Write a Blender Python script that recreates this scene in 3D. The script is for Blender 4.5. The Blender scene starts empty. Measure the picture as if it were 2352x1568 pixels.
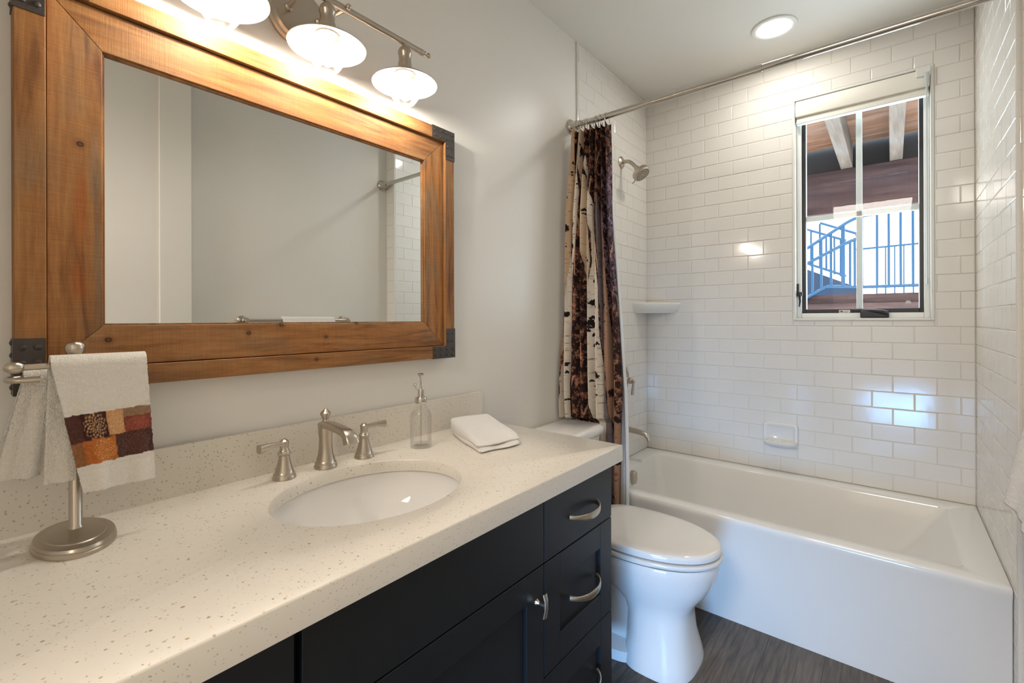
import bpy, bmesh, math, random
import numpy as np
from mathutils import Vector, Matrix
random.seed(7)
PI = math.pi
R = math.radians
scn = bpy.context.scene
EYE = 1.24            # camera height above the floor; lengths below are measured from eye level in z
FZ = -1.24            # floor
CZ = 1.382            # ceiling
YF = 2.838            # window wall
XW = 1.4985           # tiled right wall of the tub alcove
XR = 1.59             # painted right wall

# ------------------------------------------------------------------ camera
cam_d = bpy.data.cameras.new('camera'); cam = bpy.data.objects.new('camera', cam_d)
scn.collection.objects.link(cam); scn.camera = cam
cam.location = (1.2174, 0.0, EYE)
cam.rotation_euler = (Matrix.Rotation(0.6859, 4, 'Z') @ Matrix.Rotation(PI/2, 4, 'X') @ Matrix.Rotation(-0.0035, 4, 'Z')).to_euler()
cam_d.sensor_width = 36.0; cam_d.lens = 1066.9/2352*36; cam_d.shift_y = -50.4/2352
cam_d.clip_start = 0.02; cam_d.clip_end = 200

# ------------------------------------------------------------------ world, exposure
w = bpy.data.worlds.new('world'); scn.world = w; w.use_nodes = True
bgn = w.node_tree.nodes['Background']
bgn.inputs['Color'].default_value = (0.80, 0.92, 1.0, 1); bgn.inputs['Strength'].default_value = 3.6
scn.view_settings.view_transform = 'Standard'; scn.view_settings.look = 'None'
scn.view_settings.gamma = 1.0; scn.view_settings.use_curve_mapping = False
scn.view_settings.exposure = 0.72

# ------------------------------------------------------------------ area lights: daylight and an added fill
def area(name, loc, rot, sx, sy, power, col, spread=180):
    l = bpy.data.lights.new(name, 'AREA'); l.shape = 'RECTANGLE'; l.size = sx; l.size_y = sy
    l.energy = power; l.color = col; l.spread = R(spread)
    o = bpy.data.objects.new(name, l); scn.collection.objects.link(o)
    o.location = (loc[0], loc[1], loc[2]+EYE); o.rotation_euler = rot; return o
# daylight arriving through the bathroom window and through the doorway behind the camera
area('window_daylight', (1.09, YF+.55, .50), (R(-90), 0, 0), .9, 1.3, 7, (0.74, 0.88, 1.0))
area('low_hall_window_daylight', (1.32, -.95, -.98), (R(87), 0, R(15)), .7, .36, 3.2, (0.22, 0.52, 1.0), 50)
area('hall_fill_light', (.95, -1.5, CZ-.02), (0, 0, 0), .9, .9, 56, (1.0, 0.92, 0.83))  # added fill, shines in through the doorway to brighten the room; no known lamp

# ------------------------------------------------------------------ mesh builder
class MB:
    def __init__(s): s.v=[]; s.f=[]; s.m=[]
    def add(s, vs, fs, m=0):
        b=len(s.v); s.v+= [tuple(p) for p in vs]; s.f+= [tuple(b+i for i in f) for f in fs]; s.m+= [m]*len(fs); return s
    def box(s, x0,x1,y0,y1,z0,z1, m=0):
        vs=[(x,y,z) for x in (x0,x1) for y in (y0,y1) for z in (z0,z1)]
        return s.add(vs,[(0,1,3,2),(4,6,7,5),(0,4,5,1),(2,3,7,6),(0,2,6,4),(1,5,7,3)],m)
    def quad(s,a,b,c,d,m=0): return s.add([a,b,c,d],[(0,1,2,3)],m)
    def loft(s, rings, cap0=True, cap1=True, m=0, closed=True):
        n=len(rings[0]); vs=[p for r in rings for p in r]; fs=[]
        for i in range(len(rings)-1):
            for j in range(n if closed else n-1):
                k=(j+1)%n; fs.append((i*n+j,i*n+k,(i+1)*n+k,(i+1)*n+j))
        if cap0: fs.append(tuple(range(n-1,-1,-1)))
        if cap1: fs.append(tuple(range((len(rings)-1)*n, len(rings)*n)))
        return s.add(vs,fs,m)
    def lathe(s, prof, c=(0,0,0), axis=(0,0,1), n=40, m=0, sx=1, sy=1, cap=True):
        ax=Vector(axis).normalized(); q=Vector((0,0,1)).rotation_difference(ax); c=Vector(c); rs=[]
        for r,h in prof:
            r=max(r,1e-5)
            rs.append([c+q@Vector((r*math.cos(t)*sx, r*math.sin(t)*sy, h)) for t in [2*PI*i/n for i in range(n)]])
        return s.loft(rs,cap,cap,m)
    def tube(s, pts, rad, n=16, m=0, sc=(1,1), up=None, sq=1):
        pw=lambda c: math.copysign(abs(c)**sq,c)
        P=[Vector(p) for p in pts]; k=len(P)
        rr = rad if isinstance(rad,(list,tuple)) else [rad]*k
        tan=[(P[min(i+1,k-1)]-P[max(i-1,0)]).normalized() for i in range(k)]
        u=Vector(up) if up else (Vector((0,0,1)) if abs(tan[0].z)<.9 else Vector((1,0,0)))
        rs=[]
        for i in range(k):
            a=(u-tan[i]*u.dot(tan[i])).normalized(); 
            if not up: u=a
            b=tan[i].cross(a); r=rr[i]
            r1,r2 = r if isinstance(r,(list,tuple)) else (r*sc[0], r*sc[1])
            rs.append([P[i]+a*(r1*pw(math.cos(t)))+b*(r2*pw(math.sin(t))) for t in [2*PI*j/n for j in range(n)]])
        return s.loft(rs,True,True,m)
    def ball(s, c, r, n=20, m=0, sc=(1,1,1)):
        rs=[[(c[0]+r*sc[0]*math.sin(a)*math.cos(t), c[1]+r*sc[1]*math.sin(a)*math.sin(t), c[2]-r*sc[2]*math.cos(a)) for t in [2*PI*i/n for i in range(n)]] for a in [PI*(k+.02)/(n/2+.04) for k in range(n//2+1)]]
        return s.loft(rs,True,True,m)
    def torus(s, c, R0, r, axis=(0,0,1), n=32, k=10, m=0, sx=1, sy=1):
        q=Vector((0,0,1)).rotation_difference(Vector(axis).normalized()); c=Vector(c); rs=[]
        for i in range(n):
            t=2*PI*i/n
            rs.append([c+q@Vector(((R0+r*math.cos(a))*math.cos(t)*sx,(R0+r*math.cos(a))*math.sin(t)*sy,r*math.sin(a))) for a in [2*PI*j/k for j in range(k)]])
        vs=[p for x in rs for p in x]; fs=[(i*k+j,i*k+(j+1)%k,((i+1)%n)*k+(j+1)%k,((i+1)%n)*k+j) for i in range(n) for j in range(k)]
        return s.add(vs,fs,m)

BASE={}
def setp(o, label=None, cat=None, group=None, kind=None):
    if label: o['label']=label
    if cat: o['category']=cat
    if group: o['group']=group
    if kind: o['kind']=kind
    return o
def thing(name, base, label=None, cat=None, group=None, kind=None):
    o=bpy.data.objects.new(name,None); scn.collection.objects.link(o)
    o.location=(base[0],base[1],base[2]+EYE); o.empty_display_size=.05; BASE[o.name]=Vector(base)
    return setp(o,label,cat,group,kind)
def part(name, mb, mats, parent=None, label=None, cat=None, group=None, kind=None, base=None, bevel=0, smooth=False, sub=0, seg=3, solid=0):
    if not isinstance(mats,(list,tuple)): mats=[mats]
    V=np.array(mb.v,dtype=float)
    if parent is not None: b=BASE[parent.name]
    elif base is not None: b=Vector(base)
    else:
        lo=V.min(0);hi=V.max(0); b=Vector(((lo[0]+hi[0])/2,(lo[1]+hi[1])/2,lo[2]))
    me=bpy.data.meshes.new(name); me.from_pydata((V-np.array(b)).tolist(),[],mb.f)
    for m in mats: me.materials.append(m)
    if any(mb.m): me.polygons.foreach_set('material_index',mb.m)
    bm=bmesh.new(); bm.from_mesh(me); bmesh.ops.recalc_face_normals(bm,faces=bm.faces); bm.to_mesh(me); bm.free()
    if smooth or bevel or sub: me.polygons.foreach_set('use_smooth',[True]*len(me.polygons))
    o=bpy.data.objects.new(name,me); scn.collection.objects.link(o); BASE[o.name]=b
    if parent is not None: o.parent=parent
    else: o.location=(b.x,b.y,b.z+EYE)
    if solid:
        md=o.modifiers.new('s','SOLIDIFY'); md.thickness=solid; md.offset=0
    if bevel:
        md=o.modifiers.new('b','BEVEL'); md.width=bevel; md.segments=seg; md.limit_method='ANGLE'; md.angle_limit=R(35); md.harden_normals=False
        md=o.modifiers.new('w','WEIGHTED_NORMAL'); md.keep_sharp=True
    if sub:
        md=o.modifiers.new('u','SUBSURF'); md.levels=sub; md.render_levels=sub
    if smooth and not sub and not bevel:
        try:
            me.set_sharp_from_angle(angle=R(smooth if smooth is not True else 40))
        except Exception: pass
    return setp(o,label,cat,group,kind)
def struct(name, mb, mats, parent=None, **k):
    return part(name, mb, mats, parent, kind=None if parent else 'structure', base=None if parent else (0,0,FZ), **k)
def copy_tree(o, parent=None):
    c=o.copy(); scn.collection.objects.link(c)
    if parent is not None: c.parent=parent
    for ch in list(o.children): copy_tree(ch,c)
    return c

# ------------------------------------------------------------------ materials
def newmat(name):
    m=bpy.data.materials.new(name); m.use_nodes=True; return m, m.node_tree, m.node_tree.nodes['Principled BSDF']
def srgb(r,g,b):
    f=lambda c: (c/255)/12.92 if c/255<=.04045 else ((c/255+.055)/1.055)**2.4
    return (f(r),f(g),f(b),1)
def mat(name,col,rough=.5,metal=0,spec=.5,coat=0,bump=0,bscale=200,bdist=.001,var=0,vscale=3,aniso=0):
    m,t,b=newmat(name); b.inputs['Base Color'].default_value=col; b.inputs['Roughness'].default_value=rough
    b.inputs['Metallic'].default_value=metal; b.inputs['Specular IOR Level'].default_value=spec
    b.inputs['Coat Weight'].default_value=coat; b.inputs['Coat Roughness'].default_value=.05
    tc=t.nodes.new('ShaderNodeTexCoord')
    if bump:
        n=t.nodes.new('ShaderNodeTexNoise'); n.inputs['Scale'].default_value=bscale; n.inputs['Detail'].default_value=3
        t.links.new(tc.outputs['Object'],n.inputs['Vector'])
        bu=t.nodes.new('ShaderNodeBump'); bu.inputs['Strength'].default_value=bump; bu.inputs['Distance'].default_value=bdist
        t.links.new(n.outputs['Fac'],bu.inputs['Height']); t.links.new(bu.outputs['Normal'],b.inputs['Normal'])
    n=t.nodes.new('ShaderNodeTexNoise'); n.inputs['Scale'].default_value=vscale; n.inputs['Detail'].default_value=4
    t.links.new(tc.outputs['Object'],n.inputs['Vector'])
    mr=t.nodes.new('ShaderNodeMapRange'); mr.inputs[3].default_value=1-max(var,.01); mr.inputs[4].default_value=1+max(var,.01)
    t.links.new(n.outputs['Fac'],mr.inputs[0])
    mx=t.nodes.new('ShaderNodeVectorMath'); mx.operation='SCALE'; mx.inputs[0].default_value=col[:3]
    t.links.new(mr.outputs[0],mx.inputs['Scale']); t.links.new(mx.outputs[0],b.inputs['Base Color'])
    return m
M={}
M['paint']=mat('wall_paint',srgb(231,227,219),.34,spec=.4,bump=.12,bscale=60,bdist=.0006)
M['ceil']=mat('ceiling_paint',srgb(236,233,226),.5,spec=.3,bump=.05,bscale=80,bdist=.0005)
M['trim']=mat('white_trim',srgb(232,231,226),.35)
M['tile']=mat('glazed_white_tile',srgb(231,227,220),.11,spec=.5,bump=.22,bscale=14,bdist=.002)
M['grout']=mat('grout',srgb(222,216,204),.85,bump=.2,bscale=500)
M['acrylic']=mat('white_acrylic',srgb(236,234,229),.10,spec=.5)
M['ceramic']=mat('white_ceramic',srgb(236,233,228),.06,spec=.55)
M['nickel']=mat('brushed_nickel',srgb(192,182,168),.30,1,bump=.08,bscale=900,bdist=.0003)
M['chrome']=mat('polished_nickel',srgb(205,200,192),.12,1)
M['navy']=mat('dark_navy_paint',srgb(25,28,31),.38,spec=.4,bump=.05,bscale=120,bdist=.0004)
M['navyin']=mat('dark_gap',srgb(8,9,10),.8)
M['iron']=mat('dark_iron',srgb(74,68,64),.42,.5,bump=.5,bscale=260,bdist=.001,var=.2,vscale=30)
M['black']=mat('black_window_metal',srgb(30,29,31),.35)
M['vinyl']=mat('white_vinyl',srgb(228,228,222),.35)
M['blind']=mat('cream_blind',srgb(232,229,218),.6,bump=.1,bscale=900)
M['seam']=mat('dark_seam',srgb(60,52,44),.8)
M['rail']=mat('halo_tinted_rail_paint',srgb(10,60,92),.5)  # blue deepened to put the window's light halo into the rail colour
M['cream_enamel']=mat('white_enamel',srgb(245,243,238),.3)
M['rubber']=mat('clear_plastic',srgb(200,205,205),.2)

def terry(name,col):
    m,t,b=newmat(name)
    if col: b.inputs['Base Color'].default_value=col
    else:
        a_=t.nodes.new('ShaderNodeVertexColor'); a_.layer_name='Col'; t.links.new(a_.outputs['Color'],b.inputs['Base Color'])
    b.inputs['Roughness'].default_value=.95
    b.inputs['Sheen Weight'].default_value=.4; b.inputs['Specular IOR Level'].default_value=.1
    tc=t.nodes.new('ShaderNodeTexCoord'); v=t.nodes.new('ShaderNodeTexVoronoi'); v.inputs['Scale'].default_value=520
    n=t.nodes.new('ShaderNodeTexNoise'); n.inputs['Scale'].default_value=90; n.inputs['Detail'].default_value=5
    t.links.new(tc.outputs['Object'],v.inputs['Vector']); t.links.new(tc.outputs['Object'],n.inputs['Vector'])
    a=t.nodes.new('ShaderNodeMath'); a.operation='ADD'; t.links.new(v.outputs['Distance'],a.inputs[0]); t.links.new(n.outputs['Fac'],a.inputs[1])
    bu=t.nodes.new('ShaderNodeBump'); bu.inputs['Strength'].default_value=.75; bu.inputs['Distance'].default_value=.002
    t.links.new(a.outputs[0],bu.inputs['Height']); t.links.new(bu.outputs['Normal'],b.inputs['Normal']); return m
M['terry']=terry('cream_terry',srgb(236,230,220))
M['terrywhite']=terry('white_terry',srgb(242,238,232))
def vcol(name,rough=.85,bump=.3,scale=500,base=None):
    m,t,b=newmat(name); a=t.nodes.new('ShaderNodeVertexColor'); a.layer_name='Col'
    t.links.new(a.outputs['Color'],b.inputs['Base Color']); b.inputs['Roughness'].default_value=rough; b.inputs['Specular IOR Level'].default_value=.2
    tc=t.nodes.new('ShaderNodeTexCoord'); n=t.nodes.new('ShaderNodeTexNoise'); n.inputs['Scale'].default_value=scale
    t.links.new(tc.outputs['Object'],n.inputs['Vector'])
    bu=t.nodes.new('ShaderNodeBump'); bu.inputs['Strength'].default_value=bump; bu.inputs['Distance'].default_value=.001
    t.links.new(n.outputs['Fac'],bu.inputs['Height']); t.links.new(bu.outputs['Normal'],b.inputs['Normal']); return m
M['print']=vcol('birch_print'); M['band']=terry('patchwork_terry',None)

def quartz():
    m,t,b=newmat('speckled_quartz'); L=t.links; N=t.nodes
    tc=N.new('ShaderNodeTexCoord')
    def specks(scale,thr,seed):
        mp=N.new('ShaderNodeMapping'); mp.inputs['Location'].default_value=(seed,seed*.7,seed*.3); L.new(tc.outputs['Object'],mp.inputs['Vector'])
        ns=N.new('ShaderNodeTexNoise'); ns.inputs['Scale'].default_value=scale*1.4; L.new(mp.outputs[0],ns.inputs['Vector'])
        mx=N.new('ShaderNodeMixRGB'); mx.inputs[0].default_value=.12; L.new(mp.outputs[0],mx.inputs[1]); L.new(ns.outputs['Color'],mx.inputs[2])
        v=N.new('ShaderNodeTexVoronoi'); v.inputs['Scale'].default_value=scale; L.new(mp.outputs[0],v.inputs['Vector'])
        v2=v
        sep=N.new('ShaderNodeSeparateColor'); L.new(v2.outputs['Color'],sep.inputs[0])
        # radius of each speck depends on its cell's random colour
        r=N.new('ShaderNodeMath'); r.operation='MULTIPLY_ADD'; r.inputs[1].default_value=.42; r.inputs[2].default_value=-thr; L.new(sep.outputs[0],r.inputs[0])
        nn=N.new('ShaderNodeMath'); nn.operation='MULTIPLY_ADD'; nn.inputs[1].default_value=.30; nn.inputs[2].default_value=-.15; L.new(ns.outputs['Fac'],nn.inputs[0])
        dd=N.new('ShaderNodeMath'); dd.operation='ADD'; L.new(v.outputs['Distance'],dd.inputs[0]); L.new(nn.outputs[0],dd.inputs[1])
        lt=N.new('ShaderNodeMath'); lt.operation='LESS_THAN'; L.new(dd.outputs[0],lt.inputs[0]); L.new(r.outputs[0],lt.inputs[1])
        return lt,sep
    base=N.new('ShaderNodeRGB'); base.outputs[0].default_value=srgb(226,219,206)
    last=base.outputs[0]
    for scale,thr,seed,c1,c2 in ((125,.13,1.3,srgb(206,193,172),srgb(184,172,154)),(78,.235,4.7,srgb(168,152,130),srgb(188,166,134)),(210,.17,8.1,srgb(186,176,160),srgb(205,196,180))):
        lt,sep=specks(scale,thr,seed)
        cm=N.new('ShaderNodeMixRGB'); cm.inputs[1].default_value=c1; cm.inputs[2].default_value=c2; L.new(sep.outputs[1],cm.inputs[0])
        mx=N.new('ShaderNodeMixRGB'); L.new(lt.outputs[0],mx.inputs[0]); L.new(last,mx.inputs[1]); L.new(cm.outputs[0],mx.inputs[2]); last=mx.outputs[0]
    L.new(last,b.inputs['Base Color']); b.inputs['Roughness'].default_value=.22; b.inputs['Specular IOR Level'].default_value=.4
    return m
M['quartz']=quartz()

def wood(name,c_dark,c_mid,c_light,c_grey,axis=1,grey=.5,rough=.55,scale=1.0,knots=(),streaks=(),rnd_knots=True):
    """rough-sawn board; grain runs along the given object axis"""
    m,t,b=newmat(name); L=t.links; N=t.nodes
    tc=N.new('ShaderNodeTexCoord')
    def noise(sc_al,sc_ac,detail=4,dist=0,off=0):
        v=[sc_ac*scale]*3; v[axis]=sc_al*scale
        mp=N.new('ShaderNodeMapping'); mp.inputs['Scale'].default_value=v; mp.inputs['Location'].default_value=(off,off*.6,off*.3); L.new(tc.outputs['Object'],mp.inputs['Vector'])
        n=N.new('ShaderNodeTexNoise'); n.inputs['Scale'].default_value=1; n.inputs['Detail'].default_value=detail; n.inputs['Distortion'].default_value=dist; L.new(mp.outputs[0],n.inputs['Vector']); return n.outputs['Fac']
    def rng(x,a,c,d=0,e=1):
        r=N.new('ShaderNodeMapRange'); r.inputs[1].default_value=a; r.inputs[2].default_value=c; r.inputs[3].default_value=d; r.inputs[4].default_value=e; L.new(x,r.inputs[0]); return r.outputs[0]
    def mixc_(f,a,c):
        x=N.new('ShaderNodeMixRGB'); L.new(f,x.inputs[0])
        for k,q in ((1,a),(2,c)):
            if isinstance(q,tuple): x.inputs[k].default_value=q
            else: L.new(q,x.inputs[k])
        return x.outputs[0]
    g1=noise(3.5,42,9,1.6); g2=noise(1.2,11,4,2.2,3.1); fine=noise(30,420,3,0,5.2)
    cr=N.new('ShaderNodeValToRGB'); ad0=N.new('ShaderNodeMath'); ad0.operation='ADD'; L.new(g1,ad0.inputs[0]); L.new(g2,ad0.inputs[1])
    hf=N.new('ShaderNodeMath'); hf.operation='MULTIPLY'; hf.inputs[1].default_value=.5; L.new(ad0.outputs[0],hf.inputs[0]); L.new(hf.outputs[0],cr.inputs[0])
    e=cr.color_ramp.elements; e[0].position=.36; e[0].color=c_dark; e[1].position=.66; e[1].color=c_light
    k=cr.color_ramp.elements.new(.49); k.color=c_mid
    last=cr.outputs[0]
    last=mixc_(rng(noise(4,9,5,.5,9.3),.50,.70,0,grey),last,c_grey)
    sep=N.new('ShaderNodeSeparateXYZ'); L.new(tc.outputs['Object'],sep.inputs[0])
    def blob(cy,cz,ry,rz,inner,outer,wob):
        a=N.new('ShaderNodeMath'); a.operation='MULTIPLY_ADD'; a.inputs[1].default_value=1/ry; a.inputs[2].default_value=-cy/ry; L.new(sep.outputs[1],a.inputs[0])
        c=N.new('ShaderNodeMath'); c.operation='MULTIPLY_ADD'; c.inputs[1].default_value=1/rz; c.inputs[2].default_value=-cz/rz; L.new(sep.outputs[2],c.inputs[0])
        cb=N.new('ShaderNodeCombineXYZ'); L.new(a.outputs[0],cb.inputs[0]); L.new(c.outputs[0],cb.inputs[1])
        ln=N.new('ShaderNodeVectorMath'); ln.operation='LENGTH'; L.new(cb.outputs[0],ln.inputs[0])
        w=N.new('ShaderNodeMath'); w.operation='MULTIPLY_ADD'; w.inputs[1].default_value=wob; L.new(g1,w.inputs[0]); L.new(ln.outputs['Value'],w.inputs[2])
        return rng(w.outputs[0],inner,outer,1,0)
    for (cy,cz,ry,rz,col_,am) in streaks:
        f=blob(cy,cz,ry,rz,.9,1.5,.8); q=N.new('ShaderNodeMath'); q.operation='MULTIPLY'; q.inputs[1].default_value=am; L.new(f,q.inputs[0]); last=mixc_(q.outputs[0],last,col_)
    for (cy,cz,r_) in knots:
        f=blob(cy,cz,r_*1.9,r_*1.9,.8,1.6,.6); q=N.new('ShaderNodeMath'); q.operation='MULTIPLY'; q.inputs[1].default_value=.45; L.new(f,q.inputs[0]); last=mixc_(q.outputs[0],last,c_dark)
        last=mixc_(blob(cy,cz,r_,r_*.9,.9,1.25,.3),last,tuple(c*.42 for c in c_dark[:3])+(1,)); last=mixc_(blob(cy,cz,r_*.45,r_*.4,.8,1.3,.3),last,c_dark)
    if rnd_knots:
        v_=[7*scale]*3; v_[axis]=5*scale
        mp4=N.new('ShaderNodeMapping'); mp4.inputs['Scale'].default_value=v_; L.new(tc.outputs['Object'],mp4.inputs['Vector'])
        v=N.new('ShaderNodeTexVoronoi'); v.inputs['Scale'].default_value=1; L.new(mp4.outputs[0],v.inputs['Vector'])
        last=mixc_(rng(v.outputs['Distance'],.045,.085,.75,0),last,tuple(c*.35 for c in c_dark[:3])+(1,))
    saw=noise(420,14,2,.15,2.2)
    mu=N.new('ShaderNodeMath'); mu.operation='MULTIPLY'; L.new(rng(saw,.35,.65,.93,1.05),mu.inputs[0]); L.new(rng(fine,.3,.7,.90,1.10),mu.inputs[1])
    sca=N.new('ShaderNodeVectorMath'); sca.operation='SCALE'; L.new(last,sca.inputs[0]); L.new(mu.outputs[0],sca.inputs['Scale'])
    L.new(sca.outputs[0],b.inputs['Base Color']); b.inputs['Roughness'].default_value=rough; b.inputs['Specular IOR Level'].default_value=.25
    ad=N.new('ShaderNodeMath'); ad.operation='ADD'; L.new(g1,ad.inputs[0]); L.new(saw,ad.inputs[1])
    bu=N.new('ShaderNodeBump'); bu.inputs['Strength'].default_value=.35; bu.inputs['Distance'].default_value=.0012; L.new(ad.outputs[0],bu.inputs['Height']); L.new(bu.outputs['Normal'],b.inputs['Normal'])
    return m
wc=(srgb(104,64,34),srgb(144,98,54),srgb(166,118,70),srgb(122,106,84))
KN=[(-.437,.462,.0062),(-.397,.091,.0058),(-.141,.098,.0058),(-.064,.117,.0060),(.054,.083,.0052),(.148,.121,.0050),(.02,.025,.0045),(-.16,.53,.004),(.03,.60,.004)]
OR_=srgb(158,84,30); GR_=srgb(118,106,88)
ST=[(-.437,.34,.010,.085,OR_,.55),(-.440,.20,.012,.05,OR_,.45),(-.415,.42,.012,.09,GR_,.5),(-.412,.24,.008,.12,GR_,.5),(.485,.33,.006,.13,GR_,.4),(.15,.117,.20,.006,GR_,.35),(-.30,.115,.05,.005,GR_,.3)]
M['woodY']=wood('honey_pine_horizontal',*wc,axis=1,grey=.28,knots=KN,streaks=ST,rnd_knots=False); M['woodZ']=wood('honey_pine_vertical',*wc,axis=2,grey=.55,knots=KN,streaks=ST,rnd_knots=False)
xc=(srgb(74,48,42),srgb(100,66,56),srgb(130,92,76),srgb(110,90,86))
M['beam']=wood('stained_timber_beam',srgb(40,28,28),srgb(64,44,42),srgb(86,62,57),srgb(62,52,56),axis=0,scale=.35,rough=.8)
M['plank']=wood('stained_soffit_plank',srgb(84,56,42),srgb(114,78,58),srgb(140,102,78),srgb(104,90,82),axis=0,scale=.5,rough=.8)
M['joist']=wood('pale_painted_joist',srgb(90,76,66),srgb(108,94,82),srgb(124,110,98),srgb(108,102,100),axis=1,scale=.5,rough=.7)

def floor_mat():
    m,t,b=newmat('grey_brown_plank_floor'); L=t.links; N=t.nodes
    tc=N.new('ShaderNodeTexCoord'); mp=N.new('ShaderNodeMapping'); mp.inputs['Rotation'].default_value=(0,0,PI/2); mp.inputs['Location'].default_value=(.31,.055,0); L.new(tc.outputs['Object'],mp.inputs['Vector'])
    br=N.new('ShaderNodeTexBrick'); br.inputs['Scale'].default_value=1; br.inputs['Brick Width'].default_value=.9; br.inputs['Row Height'].default_value=.18
    br.inputs['Mortar Size'].default_value=.0012; br.offset=.37; br.offset_frequency=1; br.squash=1
    br.inputs['Color1'].default_value=(0,0,0,1); br.inputs['Color2'].default_value=(1,1,1,1); br.inputs['Mortar'].default_value=(.5,.5,.5,1); L.new(mp.outputs[0],br.inputs['Vector'])
    mg=N.new('ShaderNodeMapping'); mg.inputs['Scale'].default_value=(90,7,1); L.new(tc.outputs['Object'],mg.inputs['Vector'])
    sh=N.new('ShaderNodeVectorMath'); sh.operation='ADD'; L.new(mg.outputs[0],sh.inputs[0]); L.new(br.outputs['Color'],sh.inputs[1])
    n=N.new('ShaderNodeTexNoise'); n.inputs['Scale'].default_value=1; n.inputs['Detail'].default_value=9; n.inputs['Distortion'].default_value=.6; L.new(sh.outputs[0],n.inputs['Vector'])
    cr=N.new('ShaderNodeValToRGB'); L.new(n.outputs['Fac'],cr.inputs[0]); e=cr.color_ramp.elements
    e[0].position=.3; e[0].color=srgb(66,58,50); e[1].position=.75; e[1].color=srgb(112,101,90)
    n2=N.new('ShaderNodeTexNoise'); n2.inputs['Scale'].default_value=6; n2.inputs['Detail'].default_value=6; L.new(tc.outputs['Object'],n2.inputs['Vector'])
    ad=N.new('ShaderNodeMath'); ad.operation='ADD'; L.new(br.outputs['Color'],ad.inputs[0]); L.new(n2.outputs['Fac'],ad.inputs[1])
    mr=N.new('ShaderNodeMapRange'); mr.inputs[1].default_value=.3; mr.inputs[2].default_value=1.6; mr.inputs[3].default_value=.55; mr.inputs[4].default_value=1.5; L.new(ad.outputs[0],mr.inputs[0])
    s=N.new('ShaderNodeVectorMath'); s.operation='SCALE'; L.new(cr.outputs[0],s.inputs[0]); L.new(mr.outputs[0],s.inputs['Scale'])
    mx=N.new('ShaderNodeMixRGB'); L.new(br.outputs['Fac'],mx.inputs[0]); L.new(s.outputs[0],mx.inputs[1]); mx.inputs[2].default_value=srgb(48,43,39)
    L.new(mx.outputs[0],b.inputs['Base Color']); b.inputs['Roughness'].default_value=.42
    bu=N.new('ShaderNodeBump'); bu.inputs['Strength'].default_value=.2; bu.inputs['Distance'].default_value=.001; L.new(n.outputs['Fac'],bu.inputs['Height']); L.new(bu.outputs['Normal'],b.inputs['Normal'])
    return m
M['floor']=floor_mat()

def emit(name,col,st):
    m=bpy.data.materials.new(name); m.use_nodes=True; t=m.node_tree; t.nodes.clear()
    e=t.nodes.new('ShaderNodeEmission'); e.inputs[0].default_value=col; e.inputs[1].default_value=st
    o=t.nodes.new('ShaderNodeOutputMaterial'); t.links.new(e.outputs[0],o.inputs[0]); return m
M['glow']=emit('lamp_filament_glow',(1,.925,.84,1),430)
M['downglow']=emit('downlight_diffuser',(1,.95,.89,1),62)
def thin_glass(name,tint=(1,1,1,1),refl=.12,rough=.0):
    m=bpy.data.materials.new(name); m.use_nodes=True; t=m.node_tree; t.nodes.clear()
    a=t.nodes.new('ShaderNodeBsdfTransparent'); a.inputs[0].default_value=tint
    g=t.nodes.new('ShaderNodeBsdfGlossy'); g.inputs['Roughness'].default_value=rough
    lw=t.nodes.new('ShaderNodeLayerWeight'); lw.inputs[0].default_value=.35
    mr=t.nodes.new('ShaderNodeMapRange'); mr.inputs[3].default_value=refl*.4; mr.inputs[4].default_value=min(1,refl*5); t.links.new(lw.outputs['Fresnel'],mr.inputs[0])
    x=t.nodes.new('ShaderNodeMixShader'); t.links.new(mr.outputs[0],x.inputs[0]); t.links.new(a.outputs[0],x.inputs[1]); t.links.new(g.outputs[0],x.inputs[2])
    o=t.nodes.new('ShaderNodeOutputMaterial'); t.links.new(x.outputs[0],o.inputs[0]); return m
M['pane']=thin_glass('window_glass',(.97,.99,1,1),.02)
M['bulb']=thin_glass('clear_bulb_glass',(.98,.98,.98,1),.10,.05)
M['bottle']=thin_glass('clear_bottle_glass',(.992,.992,.988,1),.055,.04)
M['soap']=thin_glass('clear_soap',(.97,.965,.95,1),.05,.1)
m,t,b=newmat('mirror_silver'); b.inputs['Base Color'].default_value=(.86,.88,.86,1); b.inputs['Metallic'].default_value=1; b.inputs['Roughness'].default_value=.0; M['mirror']=m

# ------------------------------------------------------------------ room shell
struct('floor', MB().box(-.1,XR+.12,-.6,2.86,FZ-.05,FZ).box(-.7,2.8,-2.9,-.6,FZ-.05,FZ), M['floor'])
struct('ceiling', MB().box(-.1,XR+.12,-.6,YF+.1,CZ,CZ+.06), M['ceil'])
wl=struct('wall_left', MB().box(-.1,0,-.6,YF+.1,FZ,CZ), M['paint'])
b_=MB(); b_.box(XR,XR+.1,-.6,1.985,FZ,CZ); b_.box(XW+.006,XR+.1,1.985,YF+.1,FZ,CZ)
wr=struct('wall_right', b_, M['paint'])
WX0,WX1,WZ0,WZ1=.812,1.366,-.011,1.152
b_=MB(); b_.box(-.1,WX0,YF+.006,YF+.16,FZ,CZ).box(WX1,XR+.1,YF+.006,YF+.16,FZ,CZ).box(WX0,WX1,YF+.006,YF+.16,FZ,WZ0).box(WX0,WX1,YF+.006,YF+.16,WZ1,CZ)
wf=struct('wall_far', b_, M['trim'])
b_=MB(); b_.box(-.1,.70,-.6,-.5,FZ,CZ).box(1.50,XR+.1,-.6,-.5,FZ,CZ).box(.70,1.50,-.6,-.5,FZ+2.57,CZ)
struct('wall_back', b_, M['paint'])
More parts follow.
